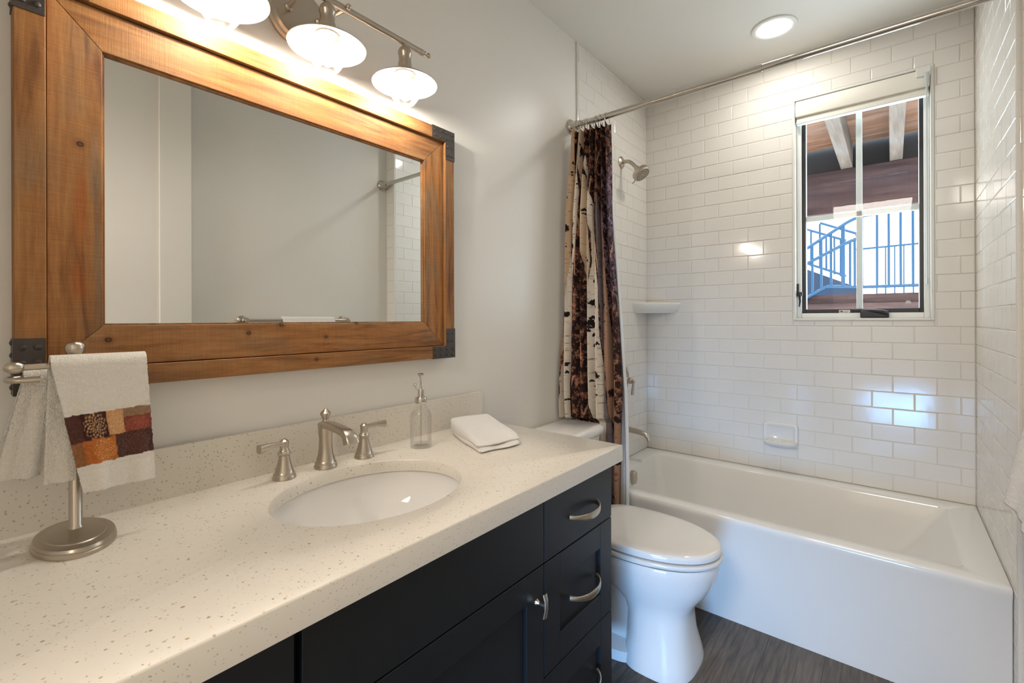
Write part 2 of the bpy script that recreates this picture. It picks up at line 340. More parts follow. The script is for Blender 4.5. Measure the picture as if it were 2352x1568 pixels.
# the hall beyond the open doorway
b_=MB(); b_.box(-.6,2.7,-2.9,-2.8,FZ,CZ).box(-.7,-.6,-2.9,-.6,FZ,CZ).box(2.7,2.8,-2.9,-.6,FZ,CZ).box(-.6,-.1,-.7,-.6,FZ,CZ).box(XR+.1,2.7,-.7,-.6,FZ,CZ)
b_.box(-.7,2.8,-2.9,-.6,CZ,CZ+.06)
struct('wall_hall', b_, M['paint'])
b_=MB(); b_.box(.61,.70,-.5,-.482,FZ,FZ+2.60).box(1.50,1.585,-.5,-.482,FZ,FZ+2.60).box(.61,1.585,-.5,-.482,FZ+2.57,FZ+2.60)
struct('trim_1', b_, M['trim'], bevel=.003)
b_=MB().box(XR-.014,XR,.0,1.985,FZ,FZ+.12)
struct('baseboard_right', b_, M['trim'], bevel=.003)
b_=MB().box(0,.014,1.275,1.99,FZ,FZ+.12)
struct('baseboard_left', b_, M['trim'], bevel=.003)

# open door folded back against the right wall (seen in the mirror)
dx0,dx1=XR-.085,XR-.045
d=thing('door_1',(XR-.06,.0,FZ),kind='structure')
b_=MB().box(dx0+.008,dx1,-.0,.776,FZ+.01,FZ+2.55)
for y0,y1 in ((0,.13),(.646,.776)): b_.box(dx0,dx0+.008,y0,y1,FZ+.01,FZ+2.55)
for z0,z1 in ((.01,.25),(.95,1.08),(2.44,2.55)): b_.box(dx0,dx0+.008,.13,.646,FZ+z0,FZ+z1)
part('door_slab',b_,M['paint'],d,bevel=.002)
b_=MB().lathe([(.026,0),(.026,.006),(.012,.01),(.010,.035),(.024,.045),(.026,.056),(.018,.066)],(dx0,.71,FZ+.93),(-1,0,0))
part('door_handle',b_,M['nickel'],d,smooth=True,label='round nickel door knob')

# ---------- tiles: every tile a pillowed piece of one cladding mesh
TP=.0779; Z0=1.285; G=.0013
def tile_rects(a0,a1,z0,z1,offE,offO,holes=()):
    out=[]
    k=-2
    while Z0-k*TP>z0-TP:
        zt=Z0-k*TP; zb=zt-TP
        off=offE if k%2==0 else offO
        n=math.floor((a0-off)/(2*TP))-1
        x=off+n*2*TP
        while x<a1:
            r=[max(x,a0),min(x+2*TP,a1),max(zb,z0),min(zt,z1)]
            if r[1]-r[0]>.004 and r[3]-r[2]>.004:
                rs=[r]
                for h in holes:
                    nr=[]
                    for q in rs:
                        if q[1]<=h[0] or q[0]>=h[1] or q[3]<=h[2] or q[2]>=h[3]: nr.append(q); continue
                        mz0,mz1=max(q[2],h[2]),min(q[3],h[3])
                        if q[0]<h[0]: nr.append([q[0],h[0],q[2],q[3]])
                        if q[1]>h[1]: nr.append([h[1],q[1],q[2],q[3]])
                        c0,c1=max(q[0],h[0]),min(q[1],h[1])
                        if q[2]<h[2]: nr.append([c0,c1,q[2],h[2]])
                        if q[3]>h[3]: nr.append([c0,c1,h[3],q[3]])
                    rs=nr
                out+= [q for q in rs if q[1]-q[0]>.004 and q[3]-q[2]>.004]
            x+=2*TP
        k+=1
    return out
def tiles(rects, mp, depth=.007):
    """mp(a,z,d) -> point; d = distance out of the wall"""
    b=MB(); rnd=random.Random(3)
    for a0,a1,z0,z1 in rects:
        b.quad(mp(a0,z0,depth*.72),mp(a1,z0,depth*.72),mp(a1,z1,depth*.72),mp(a0,z1,depth*.72),1)
        g=G/2; e=min(.0032,(a1-a0)/4,(z1-z0)/4)
        t=[rnd.uniform(-.0004,.0004) for _ in range(4)]
        o=[(a0+g,z0+g),(a1-g,z0+g),(a1-g,z1-g),(a0+g,z1-g)]
        i1=[(a0+g+e*.35,z0+g+e*.35),(a1-g-e*.35,z0+g+e*.35),(a1-g-e*.35,z1-g-e*.35),(a0+g+e*.35,z1-g-e*.35)]
        i2=[(a0+g+e,z0+g+e),(a1-g-e,z0+g+e),(a1-g-e,z1-g-e),(a0+g+e,z1-g-e)]
        vs=[mp(x,z,depth*.5) for x,z in o]+[mp(x,z,depth*.85+t[j]) for j,(x,z) in enumerate(i1)]+[mp(x,z,depth+t[j]) for j,(x,z) in enumerate(i2)]
        b.add(vs,[(0,1,5,4),(1,2,6,5),(2,3,7,6),(3,0,4,7),(4,5,9,8),(5,6,10,9),(6,7,11,10),(7,4,8,11),(8,9,10,11)],0)
    return b
D=.007
RZ=-.818
b_=tiles(tile_rects(.0,XW,RZ,CZ,.1282,.0503,[(WX0,WX1,WZ0,WZ1)]), lambda a,z,d:(a,YF+D-d,z))
# mitred sill and head returns stay white trim; grout backing is in the quads
part('tile_cladding',b_,[M['tile'],M['grout']],wf,smooth=25)
b_=tiles(tile_rects(2.008,YF,FZ,CZ,2.0917+.0,2.168), lambda a,z,d:(d-.0,a,z))
b_.tube([(.003,2.003,FZ),(.003,2.003,CZ)],.0065,n=12,m=0)
part('tile_cladding',b_,[M['tile'],M['grout']],wl,smooth=25)
b_=tiles(tile_rects(1.99,YF,FZ,CZ,2.06,2.138), lambda a,z,d:(XW+D-d,a,z))
b2=tiles(tile_rects(XW+.006,XR,FZ,CZ,XW+.012,XW+.012), lambda a,z,d:(a,1.985+.0035-d,z))
b_.v_off=None
o_=len(b_.v); b_.v+=b2.v; b_.f+=[tuple(i+o_ for i in f) for f in b2.f]; b_.m+=b2.m
b_.tube([(XW+.005,1.986,FZ),(XW+.005,1.986,CZ)],.0055,n=12)
part('tile_cladding',b_,[M['tile'],M['grout']],wr,smooth=25)

# ------------------------------------------------------------------ window
YS=YF+.072   # face of the sash
win=thing('window_1',(1.09,YF+.08,WZ0),kind='structure')
def ring(b,x0,x1,z0,z1,wd,y0,y1,wb=None,wt=None,m=0):
    wb=wb or wd; wt=wt or wd
    b.box(x0,x0+wd,y0,y1,z0,z1,m).box(x1-wd,x1,y0,y1,z0,z1,m).box(x0+wd,x1-wd,y0,y1,z0,z0+wb,m).box(x0+wd,x1-wd,y0,y1,z1-wt,z1,m); return b
b_=ring(MB(),WX0,WX1,WZ0,WZ1,.012,YF-.004,YF+.15); ring(b_,WX0+.012,WX1-.012,WZ0+.012,WZ1-.012,.021,YF+.045,YF+.15,.026)
part('window_frame',b_,M['vinyl'],win,bevel=.003)
SX0,SX1,SZ0,SZ1=.843,1.337,.026,1.118
part('sash',ring(MB(),SX0,SX1,SZ0,SZ1,.019,YS,YS+.04,.022),M['black'],win,bevel=.002,label='black window sash')
part('pane',MB().box(SX0+.017,SX1-.017,YS+.018,YS+.022,SZ0+.02,SZ1-.017),M['pane'],win)
b_=MB().box(1.090-.0125,1.090+.0125,YS+.022,YS+.036,SZ0+.02,SZ1-.015).box(SX0+.017,SX1-.017,YS+.022,YS+.036,.530-.014,.530+.014)
ring(b_,SX0+.017,SX1-.017,SZ0+.018,SZ1-.016,.004,YS+.016,YS+.036)
part('grille',b_,M['vinyl'],win,bevel=.002)
# crank operator at the bottom of the sash
ck=MB().box(1.095,1.206,YF+.026,YS,SZ0-.022,SZ0+.012)
ck.tube([(1.100,YF+.040,SZ0+.012),(1.14,YF+.030,SZ0+.011),(1.185,YF+.024,SZ0+.004),(1.203,YF+.024,SZ0-.006)],[.005,.008,.011,.009],n=12)
ck.box(1.06,1.16,YS-.010,YS-.002,SZ0+.010,SZ0+.020)
part('window_crank',ck,M['black'],win,bevel=.004,label='black crank handle')
lt=MB().box(.826,.834,YF+.035,YF+.050,.130,.185).tube([(.831,YF+.035,.135),(.840,YF+.020,.125),(.842,YF+.018,.09),(.838,YF+.02,.062)],[.006,.0065,.005,.003],n=10)
lt.box(.822,.850,YF+.03,YF+.05,.118,.140)
part('latch',lt,M['black'],win,bevel=.0015,label='black casement latch')
sk=MB().box(1.006,1.052,YS-.001,YS+.0005,SZ0+.003,SZ0+.017,0)
for x0,x1,z0,z1 in ((1.009,1.013,.006,.014),(1.015,1.019,.006,.014),(1.026,1.048,.012,.013),(1.026,1.048,.009,.010),(1.026,1.044,.006,.007)): sk.box(x0,x1,YS-.0016,YS-.001,SZ0+z0,SZ0+z1,1)
sk.add([(1.0165,YS-.0016,SZ0+.006),(1.0245,YS-.0016,SZ0+.006),(1.0205,YS-.0016,SZ0+.0145)],[(0,1,2)],1)
part('warning_label',sk,[M['vinyl'],M['black']],win,label='small white printed safety sticker')
et=MB()
for k,(x0,x1,z) in enumerate(((1.270,1.284,.086),(1.268,1.287,.081),(1.265,1.288,.076))): et.box(x0,x1,YS+.0168,YS+.0178,SZ0+z-.03,SZ0+z-.0275)
part('etched_mark',et,M['vinyl'],win,label='small white glass maker stamp')

# roller blind
rb=thing('roller_blind',(1.09,YF+.01,1.03),'cream roller blind rolled up at the top of the window','blind')
prof=[(-.020,1.055),(-.026,1.085),(-.024,1.115),(-.014,1.138),(.035,1.142),(.035,1.055)]
b_=MB().loft([[(x,YF+.016+y,z) for y,z in prof] for x in (.826,1.352)])
part('cassette',b_,M['blind'],rb,bevel=.003)
b_=MB().box(.829,1.349,YF+.008,YF+.040,1.030,1.056)
part('blind_roll',b_,M['blind'],rb,bevel=.006)
b_=MB().box(.829,1.349,YF+.000,YF+.034,1.018,1.031)
part('bottom_rail',b_,M['vinyl'],rb,bevel=.004)
b_=MB().box(1.304,1.356,YF-.016,YF+.03,1.100,1.143)
part('end_bracket',b_,M['vinyl'],rb,bevel=.004)
b_=MB().lathe([(.011,.028),(.008,.0),(.0045,-.03),(.0025,-.06),(.0022,-.90),(.004,-.905),(.004,-.93)],(1.341,YF-.014,1.085),n=12)
part('wand',b_,M['rubber'],rb,smooth=True,label='clear wand')

# ------------------------------------------------------------------ outside: deck above, railing, stair
def out(name,b,m,label,cat,group=None,**k): return part(name,b,m,None,label,cat,group,**k)
HJ=1.26
so=out('deck_soffit',MB().box(-.9,2.9,3.05,4.78,HJ+.19,HJ+.23),M['plank'],'brown plank underside of the deck above, behind the pale joists','soffit')
for i,x in enumerate((.50,.925,1.245,1.62)):
    lab=['','pale wooden deck joist seen in the left panes of the window','pale wooden deck joist seen in the right panes of the window',''][i]
    if not lab: continue
    out('deck_joist',MB().box(x-.04,x+.04,3.05,4.86,HJ,HJ+.19),M['joist'],lab,'joist','deck joists outside the window',bevel=.004)
out('rim_board',MB().box(-.9,2.9,4.87,5.10,HJ,HJ+.30),M['black'],'dark board closing the space above the outdoor beam','board')
out('deck_beam',MB().box(-1.2,3.2,4.80,5.14,HJ-.36,HJ-.002),M['beam'],'heavy dark brown timber beam across the window view','beam',bevel=.006)
def P3(rx,rz,Y): return (1.2174+rx*Y, Y, rz*Y)
YL=6.9
def bar(b,a,c,r,n=8): b.tube([a,c],r,n=n)
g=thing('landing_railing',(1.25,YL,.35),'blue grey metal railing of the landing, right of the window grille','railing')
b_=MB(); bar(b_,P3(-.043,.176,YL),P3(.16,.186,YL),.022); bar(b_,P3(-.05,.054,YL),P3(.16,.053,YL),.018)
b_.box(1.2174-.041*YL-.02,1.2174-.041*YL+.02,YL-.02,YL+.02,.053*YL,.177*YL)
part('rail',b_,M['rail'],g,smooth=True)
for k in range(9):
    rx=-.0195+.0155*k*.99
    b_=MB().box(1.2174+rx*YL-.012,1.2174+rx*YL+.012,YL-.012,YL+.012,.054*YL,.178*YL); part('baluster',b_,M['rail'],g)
YB=9.2
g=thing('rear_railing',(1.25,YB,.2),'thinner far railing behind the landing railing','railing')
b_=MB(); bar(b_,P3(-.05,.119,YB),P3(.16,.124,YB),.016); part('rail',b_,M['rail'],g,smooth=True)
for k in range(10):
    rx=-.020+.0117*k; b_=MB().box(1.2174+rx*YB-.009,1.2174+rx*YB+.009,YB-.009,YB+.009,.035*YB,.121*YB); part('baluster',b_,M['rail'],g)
# stair flight rail coming down at the left
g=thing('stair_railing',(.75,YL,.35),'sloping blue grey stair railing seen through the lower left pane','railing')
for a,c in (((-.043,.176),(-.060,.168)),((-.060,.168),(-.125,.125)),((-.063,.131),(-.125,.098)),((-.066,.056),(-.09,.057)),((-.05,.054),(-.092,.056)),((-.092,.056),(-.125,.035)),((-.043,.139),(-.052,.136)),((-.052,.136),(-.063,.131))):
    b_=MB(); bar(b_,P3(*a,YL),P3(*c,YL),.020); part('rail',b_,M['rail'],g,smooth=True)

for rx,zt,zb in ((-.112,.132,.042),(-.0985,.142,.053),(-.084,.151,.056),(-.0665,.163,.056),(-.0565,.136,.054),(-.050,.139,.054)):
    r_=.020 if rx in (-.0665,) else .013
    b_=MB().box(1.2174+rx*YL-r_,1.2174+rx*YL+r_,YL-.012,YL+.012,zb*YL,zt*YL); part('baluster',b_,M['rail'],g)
YQ=8.0
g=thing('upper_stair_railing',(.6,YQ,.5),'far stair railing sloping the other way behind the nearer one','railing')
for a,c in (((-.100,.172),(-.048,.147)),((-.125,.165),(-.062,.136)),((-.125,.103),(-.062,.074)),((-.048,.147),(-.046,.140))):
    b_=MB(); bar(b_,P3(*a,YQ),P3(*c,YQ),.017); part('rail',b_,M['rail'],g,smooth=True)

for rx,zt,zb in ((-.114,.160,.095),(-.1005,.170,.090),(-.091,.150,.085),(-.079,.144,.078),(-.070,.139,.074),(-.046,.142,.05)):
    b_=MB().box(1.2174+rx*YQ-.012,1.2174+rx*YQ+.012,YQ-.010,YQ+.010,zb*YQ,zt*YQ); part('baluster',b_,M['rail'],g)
q=[P3(-.135,.097,YQ),P3(-.047,.054,YQ),P3(-.046,FZ/YQ,YQ),P3(-.135,FZ/YQ,YQ)]
b_=MB().loft([q,[(x,y+1.0,z) for x,y,z in q]]); out('stair_flight',b_,mat('dark_slate_paint',srgb(10,34,58),.6),'dark solid side of the outdoor stair behind the railing','stair')
b_=MB().box(-1.5,3.6,YL+.02,YL+.12,.022*YL,.042*YL); b_.box(-1.5,3.6,YL-.1,YL+.02,-.02*YL,.026*YL)
out('landing_edge',b_,M['beam'],'reddish brown timber edge of the landing below the railings','timber edge')
# ------------------------------------------------------------------ downlight
dl=thing('recessed_light',(.787,2.50,CZ-.01),'round recessed ceiling downlight, lit, above the tub','light')
b_=MB().lathe([(.098,0),(.096,-.006),(.086,-.008),(.072,-.004),(.070,.004)],(.787,2.50,CZ),cap=False,n=56)
part('trim_ring',b_,M['trim'],dl,smooth=True)
part('diffuser',MB().lathe([(.071,-.001),(.040,-.002),(.001,-.002)],(.787,2.50,CZ),n=56,cap=False),M['downglow'],dl,label='glowing lens')

# ------------------------------------------------------------------ bathtub
def rrect(x0,x1,y0,y1,r,z,n=8):
    p=[]
    for cx,cy,a in ((x1-r,y1-r,0),(x0+r,y1-r,90),(x0+r,y0+r,180),(x1-r,y0+r,270)):
        for i in range(n+1):
            t=R(a+90*i/n); p.append((cx+r*math.cos(t),cy+r*math.sin(t),z))
    return p
TX0,TX1,TY0,TY1=.008,XW-.001,2.034,YF-.002
TZ=-.815
tub=thing('bathtub',(.75,2.43,FZ),'white alcove bathtub with flat apron below the window','bathtub')
rings=[rrect(TX0,TX1,TY0+.012,TY1,.004,FZ), rrect(TX0,TX1,TY0+.006,TY1,.004,TZ-.050), rrect(TX0,TX1,TY0+.001,TY1,.004,TZ-.030), rrect(TX0,TX1,TY0,TY1,.004,TZ-.018),rrect(TX0,TX1,TY0+.001,TY1,.004,TZ-.008),rrect(TX0+.002,TX1-.002,TY0+.005,TY1-.002,.004,TZ-.002),rrect(TX0+.008,TX1-.008,TY0+.011,TY1-.008,.004,TZ),
 rrect(.100,1.402,2.105,2.740,.030,TZ), rrect(.105,1.398,2.110,2.735,.030,TZ-.003), rrect(.108,1.393,2.114,2.731,.030,TZ-.012),
 rrect(.120,1.32,2.122,2.724,.04,TZ-.12), rrect(.140,1.20,2.133,2.714,.05,TZ-.28),rrect(.16,1.13,2.145,2.70,.06,TZ-.335),rrect(.20,1.08,2.19,2.66,.06,TZ-.352)]
part('tub_shell',MB().loft(rings),M['acrylic'],tub,smooth=32)
b_=MB()
ov=[]
for i in range(36):
    t=2*PI*i/36; c,s_=math.cos(t),math.sin(t); e=.75
    ov.append((abs(c)**e*math.copysign(1,c),abs(s_)**e*math.copysign(1,s_)))
oy,oz=2.385,-.865
b_.loft([[(.106,oy+.024*a,oz+.036*c) for a,c in ov],[(.128,oy+.024*a,oz+.036*c) for a,c in ov],[(.134,oy+.020*a,oz+.032*c) for a,c in ov],[(.138,oy+.005*a,oz+.020*c) for a,c in ov]])
part('overflow_plate',b_,M['nickel'],tub,smooth=30,label='nickel overflow cover')
part('drain',MB().lathe([(.033,0),(.033,.003),(.024,.005),(.001,.005)],(.36,2.42,TZ-.351),n=28),M['nickel'],tub,smooth=True,label='nickel drain')

# ------------------------------------------------------------------ tub fittings on the left wall
sh=thing('wall_shower',(.007,2.48,.905),'brushed nickel shower head on a bent arm, high on the tiled wall','shower head')
b_=MB().lathe([(.034,0),(.034,.004),(.026,.010),(.013,.014)],(.007,2.48,.905),(1,0,0)); part('flange',b_,M['nickel'],sh,smooth=True)
arm=[(.01,2.48,.905),(.035,2.48,.905),(.055,2.48,.900),(.072,2.48,.888),(.088,2.48,.870),(.104,2.48,.851)]
part('shower_arm',MB().tube(arm,.0105,n=16),M['nickel'],sh,smooth=True)
ax=Vector((.62,-.05,-.78)).normalized(); c0=Vector((.100,2.48,.856))
b_=MB().lathe([(.012,-.004),(.015,.0),(.015,.012),(.018,.016),(.022,.022),(.022,.026),(.046,.034),(.050,.040),(.050,.056),(.047,.060)],c0,ax)
part('head_body',b_,M['nickel'],sh,smooth=35)
b_=MB().lathe([(.047,.060),(.044,.063),(.001,.064)],c0,ax,cap=False); 
qn=Vector((0,0,1)).rotation_difference(ax)
for rr,nn in ((.012,6),(.024,14),(.036,22)):
    for k in range(nn):
        t=2*PI*k/nn; b_.ball(tuple(c0+qn@Vector((rr*math.cos(t),rr*math.sin(t),.064))),.0024,n=8,m=1)
part('spray_face',b_,[M['nickel'],M['black']],sh,smooth=30,label='nozzle face with dark nozzles')
e0=c0+qn@Vector((0,0,.05))
b_=MB().tube([tuple(e0+Vector((-.030,-.01,-.03))),tuple(e0+Vector((-.036,-.014,-.045))),tuple(e0+Vector((-.047,-.018,-.052)))],[.004,.004,.003],n=8); part('spray_lever',b_,M['nickel'],sh,smooth=True)

vy,vz=2.526-.05,-.345
va=thing('shower_valve',(.007,vy,vz),'brushed nickel shower valve with lever handle, partly behind the curtain','valve')
part('escutcheon',MB().lathe([(.085,0),(.085,.003),(.078,.009),(.03,.012)],(.007,vy,vz),(1,0,0),n=48),M['nickel'],va,smooth=True)
b_=MB().lathe([(.022,0),(.022,.03),(.017,.034),(.017,.052),(.010,.058),(.001,.06)],(.015,vy,vz-.006),(1,0,0)).ball((.080,vy,vz-.006),.011)
b_.tube([(.080,vy,vz-.002),(.079,vy,vz-.03),(.074,vy,vz-.085)],[(.009,.009),(.007,.007),(.009,.012)],n=14)
part('handle',b_,M['nickel'],va,smooth=True)
part('diverter',MB().lathe([(.012,0),(.012,.03),(.009,.034)],(.013,vy,vz+.052),(1,0,0)),M['nickel'],va,smooth=True)
sy,sz=2.53,-.648
sp=thing('tub_spout',(.007,sy,sz),'brushed nickel tub spout curving over the tub end','spout')
path=[(.007,sy,sz+.006),(.05,sy,sz+.003),(.10,sy,sz-.003),(.128,sy,sz-.010),(.143,sy,sz-.024),(.152,sy,sz-.046)]
b_=MB().tube(path,[(.019,.019),(.016,.018),(.014,.017),(.014,.017),(.014,.016),(.014,.016)],n=20)
part('spout_body',b_,M['nickel'],sp,smooth=35)
part('flange',MB().lathe([(.03,0),(.03,.006),(.022,.012)],(.007,sy,sz+.006),(1,0,0)),M['nickel'],sp,smooth=True)

# corner shelf and soap dish
b_=MB(); n=14
def shelf_ring(r,z,lip=0):
    p=[(.006,YF-.001,z),(.006,YF-r,z)]
    for i in range(1,n): 
        t=PI/2*i/n; s=.06*math.sin(2*t)*r
        x=.006+r*(i/n); y=YF-r*(1-i/n)
        p.append((x+s*.6,y-s*.6,z))
    p.append((.006+r,YF-.001,z)); return p
b_.loft([shelf_ring(.175,.036),shelf_ring(.198,.052),shelf_ring(.214,.082),shelf_ring(.216,.095),shelf_ring(.208,.100),shelf_ring(.198,.096),shelf_ring(.190,.082)])
part('corner_shelf',b_,M['ceramic'],None,'white ceramic corner shelf on the tiles left of the window','shelf',smooth=40)
sd=thing('soap_dish',(.754,YF,-.69),'white ceramic soap dish set in the tiles above the tub','soap dish')
def rr2(x0,x1,z0,z1,r,y,n=6):
    p=rrect(x0,x1,z0,z1,r,0,n); return [(a,y,c) for a,c,_ in p]
X0,X1,A0,A1=.672,.836,-.684,-.556
b_=MB().loft([rr2(X0,X1,A0,A1,.018,YF),rr2(X0,X1,A0,A1,.018,YF-.010),rr2(X0+.004,X1-.004,A0+.004,A1-.004,.018,YF-.020),rr2(X0+.010,X1-.010,A0+.010,A1-.010,.016,YF-.022),rr2(X0+.016,X1-.016,A0+.018,A1-.016,.014,YF-.019),rr2(X0+.024,X1-.024,A0+.026,A1-.028,.012,YF-.010)])
part('dish_back',b_,M['ceramic'],sd,smooth=45)
def dring(w_,d,z):
    p=[]
    for i in range(25):
        t=PI*i/24; p.append((.754+w_*math.copysign(abs(math.cos(t))**.55,math.cos(t)), YF-.004-d*math.sin(t)**.55, z))
    return p
b_=MB().loft([dring(.045,.022,A0+.004),dring(.066,.040,A0+.008),dring(.078,.058,A0+.020),dring(.081,.064,A0+.032),dring(.079,.063,A0+.036),dring(.074,.058,A0+.0355),dring(.070,.053,A0+.030),dring(.060,.040,A0+.029),dring(.050,.004,A0+.029)])
for i in range(9): b_.ball((.708+.0115*i,YF-.052,A0+.034),.0045,n=8)
part('soap_tray',b_,M['ceramic'],sd,smooth=50,label='small ribbed tray')

# ------------------------------------------------------------------ toilet
ty=1.690
def egg(xb,xf,hw,z,n=44,ex=2.15,cx=None,yb=None):
    cx = cx if cx is not None else xb+(xf-xb)*.42
    p=[]
    for i in range(n):
        t=2*PI*i/n; c,s=math.cos(t),math.sin(t)
        if c>=0: x=cx+(xf-cx)*abs(c)**(2/ex); y=hw*math.copysign(abs(s)**(2/ex),s)
        else:
            e2=3.2; x=cx-(cx-xb)*abs(c)**(2/e2); y=hw*math.copysign(abs(s)**(2/e2),s)
        p.append((x,ty+y,z))
    return p
to=thing('toilet',(.45,ty,FZ),'white two piece toilet between the vanity and the tub','toilet')
lv=[(FZ,.44,.684,.152,3.0),(FZ+.012,.44,.684,.152,3.0),(FZ+.05,.44,.676,.140,3.0),(-1.13,.44,.664,.124,2.8),(-1.07,.44,.660,.116,2.7),(-1.035,.43,.664,.118,2.5),(-1.00,.40,.686,.132,2.3),(-.96,.34,.718,.152,2.2),(-.92,.28,.738,.168,2.2),(-.88,.24,.748,.178,2.15),(-.858,.235,.750,.180,2.15),(-.850,.24,.746,.177,2.15)]
b_=MB().loft([egg(a,b2_,c,z,ex=e,cx=(a+(b2_-a)*(.45))) for z,a,b2_,c,e in lv])
part('bowl',b_,M['ceramic'],to,smooth=50)
lv=[(FZ,.17,.50,.150),(FZ+.035,.17,.50,.146),(FZ+.055,.17,.50,.092),(-1.04,.19,.50,.098),(-.97,.20,.48,.115),(-.90,.12,.42,.150),(-.855,.09,.40,.165)]
part('trapway',MB().loft([egg(a,b2_,c,z,ex=5) for z,a,b2_,c in lv]),M['ceramic'],to,smooth=50)
def lidring(xf,hw,z,xb=.262): return egg(xb,xf,hw,z,n=60,ex=2.1,cx=.47)
part('seat',MB().loft([lidring(.748,.174,-.847),lidring(.760,.185,-.842),lidring(.762,.186,-.831),lidring(.759,.183,-.8275),lidring(.752,.177,-.8265)]),M['ceramic'],to,smooth=60)
part('lid',MB().loft([lidring(.748,.176,-.8215),lidring(.757,.183,-.8185),lidring(.758,.184,-.806),lidring(.754,.181,-.7985),lidring(.744,.173,-.7950),lidring(.70,.145,-.794,.30),lidring(.6,.07,-.792,.40)]),M['ceramic'],to,smooth=60)
for s in (-1,1): part('hinge',MB().lathe([(.012,0),(.012,.022),(.009,.028)],(.245,ty+s*.075,-.85)),M['ceramic'],to,smooth=True)
def tank(x0,x1,h,z,r=.035): return rrect(x0,x1,ty-h,ty+h,r,z)
part('tank',MB().loft([tank(.03,.165,0.141,-.853),tank(.025,.19,0.161,-.83),tank(.022,.205,0.176,-.60),tank(.020,.210,0.181,-.508)]),M['ceramic'],to,smooth=50)
def tlid(o,z):
    p=[]
    for x,y,_ in rrect(.012,.222-o,ty-.188+o,ty+.188-o,.04,z,8): 
        if x>.15: x+=.022*(1-((y-ty)/.188)**2)
        p.append((x+ (o if x<.1 else 0),y,z))
    return p
part('tank_lid',MB().loft([tlid(.006,-.508),tlid(0,-.503),tlid(0,-.480),tlid(.004,-.472),tlid(.012,-.468)]),M['ceramic'],to,smooth=50)
part('flush_lever',MB().lathe([(.012,0),(.012,.012)],(.208,ty-.14,-.56),(1,0,0)).tube([(.224,ty-.14,-.56),(.228,ty-.07,-.566)],[.006,.008],n=12),M['nickel'],to,smooth=True,label='nickel flush lever')

# ------------------------------------------------------------------ vanity
VY0,VY1=-.28,1.267
VX=.545; TOPZ=-.431
vc=thing('vanity_cabinet',(.28,.5,FZ),'dark navy vanity cabinet with shaker fronts under the quartz top','cabinet')
b_=MB().box(.004,VX-.004,VY1-.019,VY1-.001,FZ+.10,TOPZ-.002).box(.004,VX-.004,VY0,VY0+.018,FZ+.10,TOPZ-.002).box(.004,VX-.004,VY0,VY1-.02,FZ+.10,FZ+.118).box(.004,.012,VY0+.018,VY1-.02,FZ+.118,TOPZ-.03).box(.004,VX-.07,VY0,VY1-.02,FZ,FZ+.10)
for yd in (.9165,.3145): b_.box(.004,VX-.004,yd-.009,yd+.009,FZ+.118,TOPZ-.02)
part('carcass',b_,M['navy'],vc,bevel=.0015)
gaps=MB().box(VX-.006,VX-.003,VY0+.003,VY1-.004,FZ+.11,TOPZ-.004); part('gap_shadow',gaps,M['navyin'],vc)
def front(b,y0,y1,z0,z1,shaker=True,st=.068,th=.020):
    g=.0016
    y0+=g;y1-=g;z0+=g;z1-=g; xf=VX+th
    if not shaker: b.box(VX,xf,y0,y1,z0,z1); return b
    b.box(VX,xf,y0,y0+st,z0,z1).box(VX,xf,y1-st,y1,z0,z1).box(VX,xf,y0+st,y1-st,z0,z0+st+.006).box(VX,xf,y0+st,y1-st,z1-st,z1).box(VX,xf-.009,y0+st-.002,y1-st+.002,z0+st,z1-st+.002)
    return b
def pull(parent,yc,zc):
    b=MB(); L_=.070; xf=VX+.020; pts=[];rs=[]
    for i in range(25):
        u=-1+2*i/24; pts.append((xf-.002+.034*(1-abs(u)**2.6)**.75, yc+L_*u, zc-.005*(1-u*u))); rs.append((.0035+.0065*(1-u*u)+.003*abs(u)**8,.0028+.003*abs(u)**6))
    b.tube(pts,rs,n=16,up=(0,0,1),sq=.6)
    return part('handle',b,M['nickel'],parent,smooth=45,label='arched nickel pull')
Y1,Y2,Y3=.9165,.3165,-.265
zt=TOPZ-.004
zA=-.590; zB=-.868; zC=FZ+.108
for (a,c,z0,z1,shk) in ((Y1,VY1-.002,zA,zt,False),(Y1,VY1-.002,zB,zA,True),(Y1,VY1-.002,zC,zB,True)):
    o=part('drawer',front(MB(),a,c,z0,z1,shk),M['navy'],vc,bevel=.0015)
    pull(o,(a+c)/2+.014,(z0+z1)/2+ (0 if shk else -.005))
part('false_front',front(MB(),Y2+.004,Y1,zA,zt,False),M['navy'],vc,bevel=.0015)
dr=part('door',front(MB(),Y2+.004,Y1,zC,zA),M['navy'],vc,bevel=.0015)
for o,yy in ((dr,.885),):
    xf=VX+.02
    b_=MB().lathe([(.008,0),(.008,.002),(.0045,.006),(.004,.020)],(xf,yy,-.668),(1,0,0),n=18)
    b_.tube([(xf+.024,yy,-.640),(xf+.028,yy,-.655),(xf+.028,yy,-.675),(xf+.024,yy,-.696)],[(.0075,.003),(.006,.0035),(.006,.0035),(.0075,.003)],n=12,up=(0,1,0))
    b_.tube([(xf+.010,yy,-.668),(xf+.027,yy,-.668)],[(.0045,.0045),(.012,.005)],n=12,up=(0,0,1))
    part('knob',b_,M['nickel'],o,smooth=45,label='nickel T shaped knob')
for (z0,z1,shk) in ((zA,zt,False),(zB,zA,True),(zC,zB,True)):
    o=part('drawer',front(MB(),Y3,Y2-.004,z0,z1,shk),M['navy'],vc,bevel=.0015); pull(o,(Y3+Y2)/2,(z0+z1)/2)

